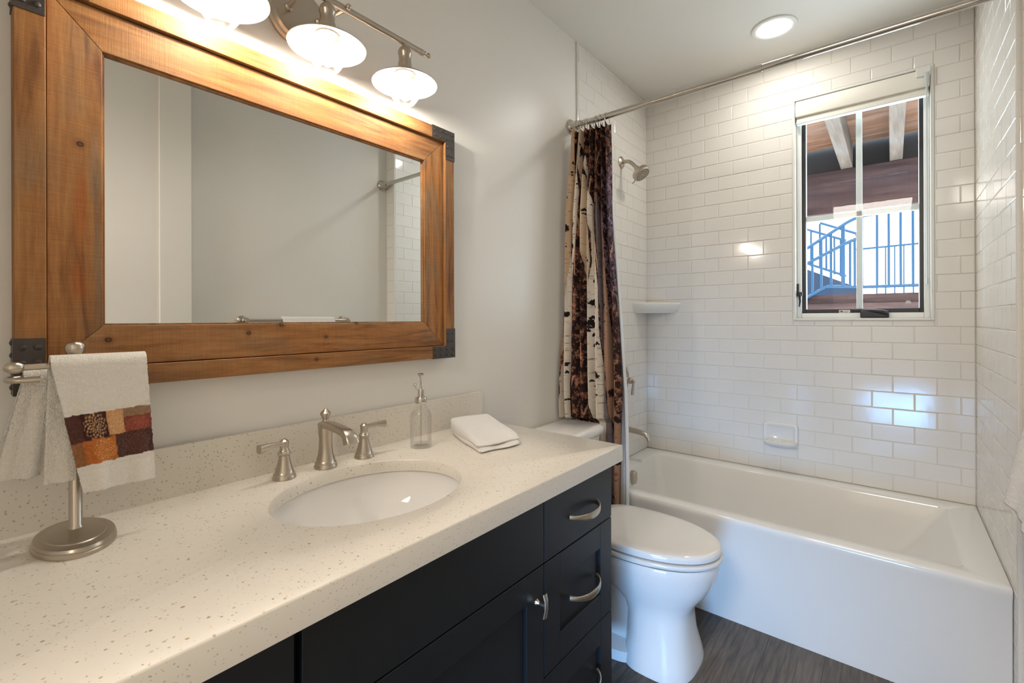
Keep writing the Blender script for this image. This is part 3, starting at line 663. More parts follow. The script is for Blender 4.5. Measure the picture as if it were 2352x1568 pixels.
# worktop with an oval cut-out, backsplash
KX0,KX1,KY0,KY1,KZ=.003,.585,-.30,1.300,-.380
scx,scy,srx,sry=.299,.620,.178,.218
b_=MB(); n=96
angs=[]
def outer(t):
    c,s=math.cos(t),math.sin(t); k=1e9
    if c>1e-9: k=min(k,(KX1-scx)/c)
    if c<-1e-9: k=min(k,(KX0-scx)/c)
    if s>1e-9: k=min(k,(KY1-scy)/s)
    if s<-1e-9: k=min(k,(KY0-scy)/s)
    return (scx+k*c,scy+k*s)
T=[2*PI*i/n for i in range(n)]+[math.atan2(y-scy,x-scx)%(2*PI) for x in (KX0,KX1) for y in (KY0,KY1)]
T=sorted(T); nn=len(T)
O=[outer(t) for t in T]
def inn(t,k=0):
    a=math.atan2(math.sin(t)/sry*srx*0+math.sin(t),math.cos(t)); r=1/math.sqrt((math.cos(t)/(srx+k))**2+(math.sin(t)/(sry+k))**2); return (scx+r*math.cos(t),scy+r*math.sin(t))
I=[inn(t) for t in T]; I2=[inn(t,.0025) for t in T]
def rg(Q,z): return [(x,y,z) for x,y in Q]
def ins(Q,e): return [(min(max(x,KX0+0),KX1-e),min(max(y,KY0+0),KY1-e)) for x,y in Q]
b_.loft([rg(I,-.410),rg(I,KZ-.0025),rg(I2,KZ),rg(ins(O,.003),KZ),rg(ins(O,.0008),KZ-.0012),rg(O,KZ-.0035),rg(O,-.4275),rg(ins(O,.003),-.430),rg(ins(O,.03),-.430)],False,False)
ct=thing('countertop',(.29,.5,-.43),'cream speckled quartz countertop with oval sink cut out','countertop')
part('slab',b_,M['quartz'],ct,smooth=50)
part('backsplash',MB().box(.001,.020,KY0,1.285,KZ-.001,-.270),M['quartz'],ct,bevel=.0015)
# sink
b_=MB(); rings=[]
for r,z in ((1.10,-.4105),(1.035,-.4105),(1.025,-.418),(1.01,-.436),(.96,-.470),(.86,-.505),(.70,-.530),(.45,-.545),(.18,-.551),(.115,-.553)):
    rings.append([(scx+srx*r*math.cos(t),scy+sry*r*math.sin(t),z) for t in [2*PI*i/72 for i in range(72)]])
b_.loft(rings,False,True)
sk_=thing('sink',(scx,scy,-.553),'white oval undermount sink bowl below the countertop','sink')
part('basin',b_,M['ceramic'],sk_,smooth=60)
part('drain',MB().lathe([(.022,0),(.022,.003),(.015,.005),(.001,.004)],(scx,scy,-.553)),M['nickel'],sk_,smooth=True,label='nickel drain')

# faucet
fx,fy=.082,.624
fa=thing('faucet',(fx,fy,KZ),'brushed nickel widespread faucet behind the sink','faucet')
def bez(p0,p1,p2,p3,n=14):
    P=[Vector(p) for p in (p0,p1,p2,p3)]; o=[]
    for i in range(n+1):
        t=i/n; o.append(P[0]*(1-t)**3+P[1]*3*t*(1-t)**2+P[2]*3*t*t*(1-t)+P[3]*t**3)
    return o
b_=MB().lathe([(.0285,0),(.0285,.006),(.0265,.009),(.0265,.014),(.0235,.017),(.0225,.022),(.0185,.036),(.0165,.055),(.0160,.075),(.0175,.090),(.0185,.102),(.0175,.110),(.012,.1175),(.009,.119),(.0075,.121),(.0075,.126),(.009,.128),(.0095,.131),(.013,.137),(.013,.141),(.006,.148),(.003,.1515),(.001,.152)],(fx,fy,KZ),n=44)
b_.tube(bez((fx-.016,fy,-.273),(fx+.02,fy,-.264),(fx+.065,fy,-.272),(fx+.090,fy,-.275))+bez((fx+.090,fy,-.275),(fx+.106,fy,-.277),(fx+.116,fy,-.284),(fx+.121,fy,-.300),8)[1:],
   [(.008,.013),(.0095,.0145),(.010,.015)]+[(.0095,.0145)]*12+[(.010,.0150),(.0105,.0155),(.011,.0160),(.0115,.0165),(.012,.017),(.0125,.0175),(.013,.018),(.013,.018)],n=28,sq=.55,up=(0,0,1))
part('spout',b_,M['nickel'],fa,smooth=38)
def handle(y,sgn,tilt):
    b=MB().lathe([(.0265,0),(.0265,.005),(.0245,.008),(.0245,.012),(.0215,.015),(.0205,.020),(.0155,.036),(.0125,.052),(.0125,.056),(.0145,.058),(.0145,.063),(.0115,.066),(.0105,.069),(.0085,.076),(.0085,.078)],(fx,y,KZ),n=36)
    p=part('handle',b,M['nickel'],fa,smooth=38)
    d=Vector((tilt,sgn,0)).normalized(); z=KZ+.083
    l=MB().lathe([(.0095,-.010),(.0105,-.002),(.0105,.006),(.006,.010),(.001,.0125)],(fx,y,z),n=24)
    c=Vector((fx,y,z)); pts=[c+d*k+Vector((0,0,zz)) for k,zz in ((.0,0),(.012,.001),(.035,.003),(.060,.001),(.064,.001))]
    l.tube(pts,[(.0075,.0065),(.0055,.0055),(.0060,.0060),(.0095,.0085),(.0098,.0088)],n=20,up=(0,0,1),sq=.5)
    part('lever',l,M['nickel'],p,smooth=38)
handle(.518,-1,.20); handle(.737,1,.15)

# soap dispenser
sx_,sy_=.122,.905
so_=thing('soap_dispenser',(sx_,sy_,KZ),'clear glass soap bottle with nickel pump on the countertop','soap dispenser')
b_=MB().lathe([(.030,0),(.0325,.003),(.0325,.085),(.0315,.098),(.027,.108),(.019,.116),(.0155,.121),(.0145,.128),(.0145,.134)],(sx_,sy_,KZ),n=48,cap=False)
b_.lathe([(.001,.009),(.029,.010),(.0305,.016),(.0305,.084),(.0295,.097),(.025,.106)],(sx_,sy_,KZ),n=48,cap=False)
b_.lathe([(.030,0),(.001,.0005)],(sx_,sy_,KZ),n=48,cap=False)
part('bottle',b_,M['bottle'],so_,smooth=50)
part('soap_tube',MB().lathe([(.0025,.012),(.0025,.13)],(sx_,sy_,KZ),n=12),M['soap'],so_,smooth=True)
part('collar',MB().lathe([(.0172,.131),(.0178,.133),(.0178,.146),(.016,.149),(.0095,.150),(.0095,.172),(.0085,.175),(.001,.176)],(sx_,sy_,KZ),n=36),M['chrome'],so_,smooth=38,label='polished nickel collar')
b_=MB().lathe([(.0028,.172),(.0028,.205),(.005,.211),(.0095,.216),(.0095,.2185),(.004,.220),(.001,.220)],(sx_,sy_,KZ),n=24)
b_.tube([(sx_,sy_-.004,KZ+.168),(sx_-.002,sy_-.014,KZ+.175),(sx_-.003,sy_-.018,KZ+.185)],[.0032,.0032,.0032],n=10).ball((sx_-.003,sy_-.019,KZ+.187),.0052,n=12)
part('pump',b_,M['chrome'],so_,smooth=40,label='polished nickel pump plunger')

# ------------------------------------------------------------------ noise helpers
def vnoise(u,v,seed=0,oct_=4):
    out=np.zeros_like(u); amp=1; tot=0
    for o in range(oct_):
        f=2**o; a=u*f; b=v*f; ia=np.floor(a).astype(int); ib=np.floor(b).astype(int); fa=a-ia; fb=b-ib
        fa=fa*fa*(3-2*fa); fb=fb*fb*(3-2*fb)
        def h(i,j):
            x=np.sin(i*127.1+j*311.7+seed*74.7+o*19.3)*43758.5453; return x-np.floor(x)
        out+=amp*((h(ia,ib)*(1-fa)+h(ia+1,ib)*fa)*(1-fb)+(h(ia,ib+1)*(1-fa)+h(ia+1,ib+1)*fa)*fb); tot+=amp; amp*=.5
    return out/tot
def grid_obj(name,XYZ,mats,parent=None,base=None,col=None,solid=0,closed_u=False,**k):
    """XYZ: (rows, cols, 3)"""
    r,c,_=XYZ.shape; mb=MB(); mb.v=XYZ.reshape(-1,3).tolist()
    ii=np.arange(r-1)[:,None]*c; jj=np.arange(c-1)[None,:]
    q=np.stack([ii+jj,ii+jj+1,ii+jj+1+c,ii+jj+c],-1).reshape(-1,4); mb.f=[tuple(x) for x in q.tolist()]; mb.m=[0]*len(mb.f)
    if base is None and parent is None:
        A=XYZ.reshape(-1,3); base=(A[:,0].mean(),A[:,1].mean(),A[:,2].min())
    o=part(name,mb,mats,parent,base=base,smooth=179,solid=solid,**k)
    if col is not None:
        a=o.data.color_attributes.new('Col','FLOAT_COLOR','POINT'); a.data.foreach_set('color',np.concatenate([col.reshape(-1,3),np.ones((r*c,1))],1).ravel())
    return o
def lin(c): 
    c=np.array(c)/255.; return np.where(c<=.04045,c/12.92,((c+.055)/1.055)**2.4)

# ------------------------------------------------------------------ shower rod, rings, curtain, liner
RY,RZ_=1.945,.940
rod=thing('shower_rod',(.8,RY,RZ_),'polished nickel curtain rod spanning the tub opening','shower rod')
part('rod_tube',MB().tube([(.012,RY,RZ_),(.84,RY,RZ_)],.0142,n=24),M['chrome'],rod,smooth=True)
part('rod_tube',MB().tube([(.83,RY,RZ_),(XR-.012,RY,RZ_)],.0125,n=24).tube([(.815,RY,RZ_),(.842,RY,RZ_)],.0152,n=24),M['chrome'],rod,smooth=True)
for x,s in ((.0005,1),(XR-.0005,-1)):
    part('flange',MB().lathe([(.036,0),(.036,.006),(.031,.010),(.030,.014),(.024,.018),(.024,.040),(.020,.044),(.020,.056),(.016,.060)],(x,RY,RZ_),(s,0,0),n=36),M['chrome'],rod,smooth=38)
r0=None
rx=[.066,.078,.090,.101,.113,.124,.135,.146,.157,.168,.198]
for i,x in enumerate(rx):
    if r0 is None:
        b_=MB().torus((x,RY,RZ_-.012),.030,.0013,(1,0,.15),n=28,k=6,sx=1.0,sy=.72)
        r0=part('curtain_ring',b_,M['chrome'],None,'thin metal ring in the bunched row nearest the left wall, holding the gathered curtain','curtain ring','curtain rings bunched on the rod',smooth=True)
        x00=x; o=r0
    else:
        o=r0.copy(); scn.collection.objects.link(o); o.location.x+=x-x00; o.rotation_euler=(random.uniform(-.2,.2),0,random.uniform(-.22,.22))
    o['label']='thin metal curtain ring in the bunched row at the left end of the rod'
    if i==len(rx)-1: o['label']='single curtain ring set apart, rightmost on the rod'

def cprof(z,tab): 
    a=np.array(tab)[::-1]; return np.interp(z,a[:,0],a[:,1])
ns,nz=620,1150
s_=np.linspace(0,1,ns)[None,:]; z_=np.linspace(.905,-1.19,nz)[:,None]
S=np.repeat(s_,nz,0); Z=np.repeat(z_,ns,1)
xr=cprof(z_,[(.95,.215),(.5,.222),(.07,.250),(-.33,.270),(-.82,.262),(-1.2,.262)])
xl=cprof(z_,[(.95,.030),(.5,.016),(-.36,.012),(-.46,.014),(-1.2,.03)])
yf=cprof(z_,[(.95,.030),(.5,.075),(.07,.088),(-.30,.112),(-.455,.112),(-.475,.010),(-1.2,.02)])
amp=cprof(z_,[(.95,.014),(.6,.017),(-.4,.021),(-.5,.014),(-1.2,.020)])
Xc=xl+(xr-xl)*S + .006*np.sin(2*PI*S*7.5+.8)*(.4+.6*(.9-z_)/2)
ph=2*PI*7.3*(S+.02*np.sin(3*Z+4*S)) 
Yc=1.940-(1-S)**1.3*yf+amp*np.sin(ph)+.004*np.sin(ph*2.3+1+2*Z)
Yc=np.minimum(Yc,1.99)
Zc=Z+ (S>.93)*0.0 - .012*np.cos(ph)*(Z>.88)
TR={
'T1':[(0.892,0.0,0.119),(0.8,0.016,0.13),(0.668,0,0.144),(0.537,0.0,0.14),(0.405,0.011,0.131),(0.274,0,0.126),(0.032,0.0,0.068),(-.2,-.02,-.01)],
'T2':[(0.892,0.152,0.19),(0.767,0.162,0.235),(0.603,0.157,0.271),(0.471,0.142,0.26),(0.339,0.139,0.244),(0.208,0.101,0.215),(0.032,0.068,0.175),(-0.058,0.034,0.138),(-0.19,0.015,0.144),(-0.321,0.0,0.141),(-0.473,0.0,0.15),(-1.2,0,.15)],
'T3':[(0.892,0.2,0.323),(0.767,0.244,0.366),(0.603,0.291,0.443),(0.537,0.308,0.49),(0.405,0.332,0.52),(0.274,0.384,0.526),(0.142,0.429,0.498),(0.037,0.45,0.474),(0,.46,.46),(-1.2,.46,.46)],
'T5':[(.6,.69,.69),(0.471,0.658,0.726),(0.208,0.671,0.734),(0.032,0.667,0.74),(-0.058,0.671,0.747),(-0.321,0.7,0.761),(-0.558,0.75,0.823),(-1.2,.8,.86)],
'T4':[(.80,.40,.40),(0.734,0.397,0.421),(0.603,0.451,0.514),(0.537,0.49,0.587),(0.405,0.534,0.641),(0.274,0.539,0.647),(0.142,0.498,0.66),(0.032,0.473,0.655),(-0.058,0.471,0.655),(-0.19,0.48,0.679),(-0.321,0.489,0.696),(-0.453,0.523,0.727),(-0.558,0.592,0.754),(-1.2,.62,.78)],
'T6':[(.6,.75,.75),(0.471,0.74,0.784),(0.274,0.758,0.817),(0.032,0.765,0.825),(-0.124,0.747,0.842),(-0.387,0.787,0.912),(-0.558,0.829,0.991),(-0.683,0.852,0.996),(-0.861,0.849,1.0),(-1.2,.85,1)]}
tcol={'T1':(200,168,138),'T2':(224,212,196),'T3':(206,184,158),'T4':(228,217,202),'T5':(112,102,106),'T6':(160,126,104)}
n1=vnoise(S*38,Z*52,1,5); n2=vnoise(S*120,Z*150,2,3); n3=vnoise(S*12,Z*14,3,4)
dk=lin((38,22,22)); md=lin((100,64,50)); lt_=lin((170,124,98)); bl=lin((126,114,138))
def mixc(a,b,t): return a*(1-t[...,None])+b*t[...,None]
C=np.ones(S.shape+(3,))*dk
C=mixc(C,md,np.clip((n1-.45)*11,0,1)); C=mixc(C,lt_,np.clip((n2*.55+n1*.45-.56)*16,0,1)*.85)
blue=np.clip((S-.74)*8,0,1)*np.clip((Z-.0)*4,0,1)*np.clip((.78-Z)*6,0,1)
C=mixc(C,bl,blue*np.clip((n2*.6+n1*.4-.46)*12,0,1)*.85)
C=mixc(C,dk,np.clip((n3-.55)*6,0,1)*.8)
# dark gap right of the third trunk and slender twigs
for k in range(110):
    rnd=np.random.RandomState(k); s0=rnd.uniform(.15,1); z0=rnd.uniform(-.9,.85); sl=rnd.uniform(-1,1)*.5; ln=rnd.uniform(.04,.16)
    dz=Z-z0; d=np.abs(S-(s0+sl*dz)); w_=np.clip((1-d/.007)*1.8,0,1)*(np.abs(dz)<ln)
    C=mixc(C,lin((30,16,16)) if k%3 else lin((190,150,124)),w_*.8)
for nm,tab in TR.items():
    a=cprof(Z,[(t[0],t[1]) for t in tab]); b2_=cprof(Z,[(t[0],t[2]) for t in tab]); wd=np.maximum(b2_-a,1e-4)
    a=a+(vnoise(S*0+3,Z*18,hash(nm)%7 if False else ord(nm[1]),3)-.5)*.02*(wd>.01)
    inside=(S>a)&(S<b2_)&(wd>.012); q=np.clip((S-a)/wd,0,1)
    base=np.ones(S.shape+(3,))*lin(tcol[nm])
    sd_=ord(nm[1])
    base=base*(1-.25*np.abs(q-.5)[...,None]**2*4)*(0.9+.2*vnoise(S*30,Z*12,sd_,3))[...,None]
    # lenticels: short dark dashes across the bark
    L1=vnoise(S*26+sd_,Z*300,sd_+10,2); base=mixc(base,base*.30,np.clip((L1-.73)*14,0,1)*.85)
    # knots
    for k in range(34):
        rnd=np.random.RandomState(sd_*31+k); zk=rnd.uniform(-1.15,.88); qk=rnd.uniform(.05,.95); big=k<7; hk=rnd.uniform(.012,.024) if big else rnd.uniform(.003,.009); wk=rnd.uniform(.16,.30) if big else rnd.uniform(.06,.2)
        d=((Z-zk+.35*hk*np.abs(q-qk)/wk*3*(k%2))/hk)**2+((q-qk)/wk)**2; d+= (n2-.5)*1.6
        base=mixc(base,lin((34,24,24)),np.clip((1.0-d)*4,0,1)*(1 if nm!='T5' else .4))
    C=np.where(inside[...,None],base,C)
cur=grid_obj('shower_curtain',np.stack([Xc,Yc,Zc],-1),M['print'],None,base=(.14,1.93,-1.19),col=C,label='birch forest print shower curtain gathered at the left wall',cat='shower curtain')
# white liner behind it
s2=np.linspace(0,1,160)[None,:]; z2=np.linspace(.90,-1.15,240)[:,None]; S2=np.repeat(s2,240,0); Z2=np.repeat(z2,160,1)
lr=cprof(Z2,[(.95,.175),(.6,.196),(.45,.210),(.3,.222),(.0,.246),(-.33,.270),(-.7,.278),(-1.2,.280)])
Xl=.06+(lr-.06)*S2; Yl=1.988+.012*np.sin(2*PI*6*S2)+.002*np.sin(9*Z2)+.010*S2
grid_obj('shower_liner',np.stack([Xl,Yl,Z2],-1),mat('white_waffle_fabric',srgb(238,240,242),.8,bump=.8,bscale=420,bdist=.0015),None,base=(.2,2.0,-1.15),label='white waffle weave liner hanging behind the printed curtain',cat='curtain liner')

# ------------------------------------------------------------------ mirror
MY0,MY1,MZ0,MZ1=.076,1.118,-.128,.643
mr_=thing('framed_mirror',(.0,.6,MZ0),'large mirror in honey coloured pine frame with dark metal corners above the vanity','mirror')
part('mirror_glass',MB().box(.012,.0200,.17,1.03,-.04,.55),M['mirror'],mr_)
bw=.040; XO=.045; XB=.001
# outer band (proud), four mitred pieces
def mitre(b,y0,y1,z0,z1,w,side,xa,xb_,xc=None):
    """frame piece on one side of rectangle; xc = front x at the inner edge"""
    xc = xb_ if xc is None else xc
    if side=='l': q=[(y0,z0),(y0+w,z0+w),(y0+w,z1-w),(y0,z1)]
    if side=='r': q=[(y1,z0),(y1-w,z0+w),(y1-w,z1-w),(y1,z1)]
    if side=='b': q=[(y0,z0),(y0+w,z0+w),(y1-w,z0+w),(y1,z0)]
    if side=='t': q=[(y0,z1),(y0+w,z1-w),(y1-w,z1-w),(y1,z1)]
    fr=[xb_,xc,xc,xb_]
    vs=[(xa,y,z) for y,z in q]+[(fr[i],y,z) for i,(y,z) in enumerate(q)]
    return b.add(vs,[(0,1,2,3),(7,6,5,4),(0,4,5,1),(1,5,6,2),(2,6,7,3),(3,7,4,0)])
for sd_,nm in (('l','Z'),('r','Z'),('b','Y'),('t','Y')):
    part('outer_rail',mitre(MB(),MY0,MY1,MZ0,MZ1,bw,sd_,XB,XO),M['wood'+nm],mr_,bevel=.0016)
e=.0015
for sd_,nm in (('l','Z'),('r','Z'),('b','Y'),('t','Y')):
    part('inner_board',mitre(MB(),MY0+bw+e,MY1-bw-e,MZ0+bw+e,MZ1-bw-e,.078,sd_,XB,.034,.030),M['wood'+nm],mr_,bevel=.0016)
# small chamfered liner next to the glass
part('glass_bead',ring(MB(),0,1,0,1,.01,0,1) if False else mitre(mitre(mitre(mitre(MB(),MY0+.119,MY1-.119,MZ0+.119,MZ1-.119,.004,'l',.012,.026),MY0+.119,MY1-.119,MZ0+.119,MZ1-.119,.004,'r',.012,.026),MY0+.119,MY1-.119,MZ0+.119,MZ1-.119,.004,'t',.012,.026),MY0+.119,MY1-.119,MZ0+.119,MZ1-.119,.004,'b',.012,.026),M['woodZ'],mr_)
for sy2,sz2,nm in ((0,0,'bl'),(0,1,'tl'),(1,0,'br'),(1,1,'tr')):
    yo=MY0 if sy2==0 else MY1; zo=MZ0 if sz2==0 else MZ1; dy=1 if sy2==0 else -1; dz=1 if sz2==0 else -1
    b_=MB(); th=.0016; L_=.098; w2=bw-.001
    def bx(b,y0,y1,z0,z1,x0,x1): b.box(x0,x1,min(y0,y1),max(y0,y1),min(z0,z1),max(z0,z1))
    bx(b_,yo-dy*th,yo+dy*L_,zo-dz*th,zo+dz*w2,XO,XO+th); bx(b_,yo-dy*th,yo+dy*w2,zo+dz*w2,zo+dz*L_,XO,XO+th)
    bx(b_,yo-dy*th,yo,zo-dz*th,zo+dz*L_,.004,XO); bx(b_,yo,yo+dy*L_,zo-dz*th,zo,.004,XO)
    rv=[(.010,.010),(.010,.029),(.036,.010),(.036,.029),(.062,.010),(.062,.029),(.087,.010),(.087,.029),(.010,.055),(.029,.055),(.010,.082),(.029,.082)]
    for a,c in rv: b_.lathe([(.0052,0),(.0048,.0018),(.0025,.0032),(.001,.0036)],(XO+th,yo+dy*a,zo+dz*c),(1,0,0),n=14)
    for c in (.012,.040,.068,.090): b_.lathe([(.0048,0),(.0044,.0018),(.001,.0034)],(.026,yo-dy*th,zo+dz*c),(0,-dy,0),n=14)
    part('corner_bracket',b_,M['iron'],mr_,smooth=30,label='dark riveted metal corner')

# ------------------------------------------------------------------ vanity light
lx=.13; zr=.681; lys=(.368,.606,.844); bz=.800
vl=thing('vanity_light',(0,.606,.72),'three lamp brushed nickel vanity light above the mirror, lit','wall light')
b_=MB().lathe([(.080,0),(.080,.006),(.076,.012),(.070,.014),(.066,.022),(.001,.026)],(.0005,.592,.800),(1,0,0),n=56); part('backplate',b_,M['nickel'],vl,smooth=30)
part('bar',MB().tube([(lx,.300,bz),(lx,.905,bz)],.0085,n=24),M['nickel'],vl,smooth=True)
for y,s in ((.905,1),(.300,-1)):
    part('finial',MB().lathe([(.0092,-.004),(.0092,.004),(.005,.006),(.005,.010),(.0085,.0125),(.005,.015),(.0035,.018),(.007,.022),(.0085,.026),(.006,.031),(.001,.033)],(lx,y,bz),(0,s,0),n=24),M['nickel'],vl,smooth=38)
for y in (.548,.655):
    part('arm',MB().tube([(.02,y*.75+.592*.25,.800),(lx,y,bz)],.006,n=16).lathe([(.010,0),(.010,.006),(.006,.010)],(.024,y*.75+.592*.25,.800),(1,0,0),n=20).ball((lx+.016,y,bz-.001),.0075,n=14),M['nickel'],vl,smooth=True)
for y in lys:
    part('socket',MB().lathe([(.0065,.018),(.0065,.008),(.010,.006),(.017,-.002),(.0195,-.010),(.0195,-.016),(.0175,-.022),(.0175,-.040),(.0195,-.043),(.0195,-.048),(.0205,-.052),(.0205,-.056),(.026,-.064),(.028,-.072),(.029,-.076)],(lx,y,bz-.018),n=36),M['nickel'],vl,smooth=38)
    b_=MB().lathe([(.0275,.033),(.034,.031),(.058,.021),(.080,.0085),(.092,.0),(.0925,-.001),(.0915,-.0018)],(lx,y,zr),n=64,cap=False,m=0)
    b_.lathe([(.0915,-.0018),(.079,.0068),(.057,.0190),(.034,.0288),(.020,.031),(.001,.031)],(lx,y,zr),n=64,cap=False,m=1)
    sh_=part('lamp_shade',b_,[M['nickel'],M['cream_enamel']],vl,smooth=60,label='wide nickel shade, white inside')
    bu=part('bulb',MB().lathe([(.013,.030),(.013,.018),(.016,.010),(.030,-.004),(.0385,-.018),(.0405,-.030),(.038,-.044),(.029,-.058),(.015,-.067),(.001,-.070)],(lx,y,zr+.004),n=36),M['bulb'],vl,smooth=True,label='clear round bulb')
    part('filament',MB().ball((lx,y,zr-.012),.011,n=16,sc=(1,1,1.3)),M['glow'],bu,label='glowing filament')

# ------------------------------------------------------------------ towel stand and towels
px_,py_=.123,.143
ts=thing('towel_stand',(px_,py_,KZ),'brushed nickel countertop towel stand with oval base','towel stand')
b_=MB().lathe([(.995,0),(1.0,.003),(1.0,.006),(.975,.008),(.985,.0105),(.95,.0145),(.80,.017),(.76,.0165),(.74,.018),(.35,.0215),(.16,.0235),(.001,.024)],(0,0,0),n=64)
b_.v=[(px_+.002+x*.085,py_-.001+y*.054,KZ+z) for x,y,z in b_.v]
part('base',b_,M['nickel'],ts,smooth=35)
b_=MB().lathe([(.0105,.020),(.0105,.026),(.009,.028),(.009,.290),(.011,.293),(.011,.300),(.013,.304),(.013,.309),(.008,.314),(.0065,.318)],(px_,py_,KZ),n=28)
part('pole',b_,M['nickel'],ts,smooth=38)
part('finial',MB().lathe([(.0065,.316),(.009,.322),(.0125,.328),(.0135,.334),(.012,.340),(.0075,.344),(.001,.345)],(px_,py_,KZ),n=28),M['nickel'],ts,smooth=True)
bz2=-.074; bx1=.139
b_=MB().tube([(bx1,.078,bz2),(bx1,.222,bz2)],.0052,n=16).ball((bx1,.070,bz2),.0095,n=18,sc=(1,1.35,1)).ball((bx1,.226,bz2),.0095,n=18,sc=(1,1.35,1)).tube([(px_,py_,bz2),(bx1,py_,bz2)],.005,n=12)
part('towel_arm',b_,M['nickel'],ts,smooth=True)
rx_=.082; rz_=-.096
arc=[(rx_+.0*0,.20,rz_),(rx_,.085,rz_)]+[(rx_+ .021-.021*math.cos(t),.078-.014*math.sin(t),rz_) for t in [PI*k/8 for k in range(1,8)]]+[(rx_+.042,.082,rz_),(rx_+.042,.10,rz_)]
b_=MB().tube(arc,.0048,n=14).tube([(px_,py_,rz_),(rx_,py_,rz_)],.0045,n=12)
part('towel_arm',b_,M['nickel'],ts,smooth=True)

def drape(xb,zb,r,front,back,ytop,yfb,ybb,nf=70,ny=70,flare_f=.02,flare_b=.02,seed=1,wr=.004,sag=0):
    """cloth over a bar along y. front/back: bottom z; ytop=(y0,y1) at the bar, yfb/ybb at the bottoms"""
    P=[];W=[]
    for i in range(nf):          # front flap, bottom to top
        t=i/(nf-1); z=front+(zb-front)*t; P.append((xb+r+flare_f*(1-t)**1.2,z)); W.append((1-t,0))
    for i in range(1,12):
        a=PI*i/12; P.append((xb+r*math.cos(a),zb+r*math.sin(a))); W.append((0,0))
    for i in range(nf):
        t=i/(nf-1); z=zb+(back-zb)*t; P.append((xb-r-flare_b*t**1.2,z)); W.append((0,t))
    P=np.array(P);W=np.array(W); u=np.linspace(0,1,ny)[None,:]
    yl=ytop[0]+(yfb[0]-ytop[0])*W[:,:1]+(ybb[0]-ytop[0])*W[:,1:]; yr=ytop[1]+(yfb[1]-ytop[1])*W[:,:1]+(ybb[1]-ytop[1])*W[:,1:]
    Yg=yl+(yr-yl)*u; k=(W.sum(1)[:,None])
    Xg=P[:,:1]+wr*k*np.sin(2*PI*1.6*u+seed+1.5*k)+.5*wr*k*np.sin(2*PI*3.7*u+seed*2)
    Zg=P[:,1:]+0*u - sag*0
    rr=np.random.RandomState(seed); nzv=(vnoise(u*26+0*P[:,:1],P[:,1:]*260+0*u,seed,3)-.5)
    Xg=Xg+nzv*.0022
    return np.stack([Xg,Yg,Zg],-1),W
# patterned hand towel, front arm
G1,W1=drape(bx1,bz2,.0135,-.290,-.272,(.110,.236),(.148,.247),(.104,.215),flare_f=.006,flare_b=.000,seed=4,nf=150,ny=110,wr=.003)
Yg=G1[...,1]; Zg=G1[...,2]; U=np.repeat(np.linspace(0,1,110)[None,:],G1.shape[0],0)
col=np.ones(G1.shape)*lin((236,230,220)); nT=vnoise(U*40,Zg*330,5,3); 
fr=(W1[:,:1]>0)&(np.ones_like(U)>0)
zb0=-.160+.006*U; zb1=-.246+.008*U
v=(Zg-zb1)/(zb0-zb1); band=fr&(v>0)&(v<1)
pat=np.ones(G1.shape)*lin((92,44,38))
def patch(u0,u1,v0,v1,c,leaf=None):
    global pat
    mk=(U>=u0)&(U<u1)&(v>=v0)&(v<v1); cc=np.ones(G1.shape)*lin(c)*(.72+.56*nT)[...,None]
    if leaf is not None:
        cu,cv,ru,rv2,lc=leaf; a=(U-cu)/ru; b=(v-cv)/rv2; rr=np.sqrt(a*a+b*b); th=np.arctan2(b,a)
        petals=np.sin(th*13+np.floor(rr*6)*PI)*np.abs(np.sin(rr*6*PI))*1.6-.25
        lf=np.clip((1-rr)*6,0,1)*np.clip(petals*2.5+.6,0,1); cc=cc*(1-lf[...,None])+lin(lc)*lf[...,None]
    pat=np.where(mk[...,None],cc,pat)
patch(0,.17,.48,1,(86,48,40)); patch(.17,.45,.45,1,(66,30,28),(.31,.74,.135,.30,(196,152,108)))
patch(.45,.66,.50,1,(204,150,100),(.56,.75,.10,.26,(226,180,132))); patch(.66,1,.82,1,(150,118,90)); patch(.66,1,.50,.82,(134,66,50),(.83,.66,.17,.16,(170,92,70)))
patch(0,.14,0,.46,(150,98,58)); patch(.14,.52,0,.48,(186,104,44),(.38,.24,.15,.28,(214,150,84))); patch(.52,1,0,.50,(82,50,42),(.78,.25,.2,.24,(104,66,54)))
col=np.where(band[...,None],pat,col)
hem=fr&((np.abs(v-1.05)<.045)|(np.abs(v+.06)<.05)); col=np.where(hem[...,None],col*.97,col)
# pile is shorter on the woven hems: sink band edges a little
G1[...,0]-=fr*(.0009*np.exp(-((v-1.04)/.05)**2)+.0008*np.exp(-((v+.10)/.06)**2))
m_=M['band']
tw=grid_obj('hand_towel',G1,m_,None,base=(bx1,.17,-.29),col=col,solid=.008,label='cream hand towel with brown patchwork leaf band on the front arm of the stand',cat='towel')
G2,W2=drape(rx_-.0,rz_,.011,-.262,-.266,(.084,.140),(.050,.150),(.046,.150),flare_f=-.004,flare_b=.012,seed=9,nf=110,ny=70,wr=.008)
grid_obj('hand_towel',G2,M['terry'],None,base=(rx_,.1,-.266),solid=.007,label='plain cream towel on the rear arm of the stand, behind the patterned one',cat='towel')

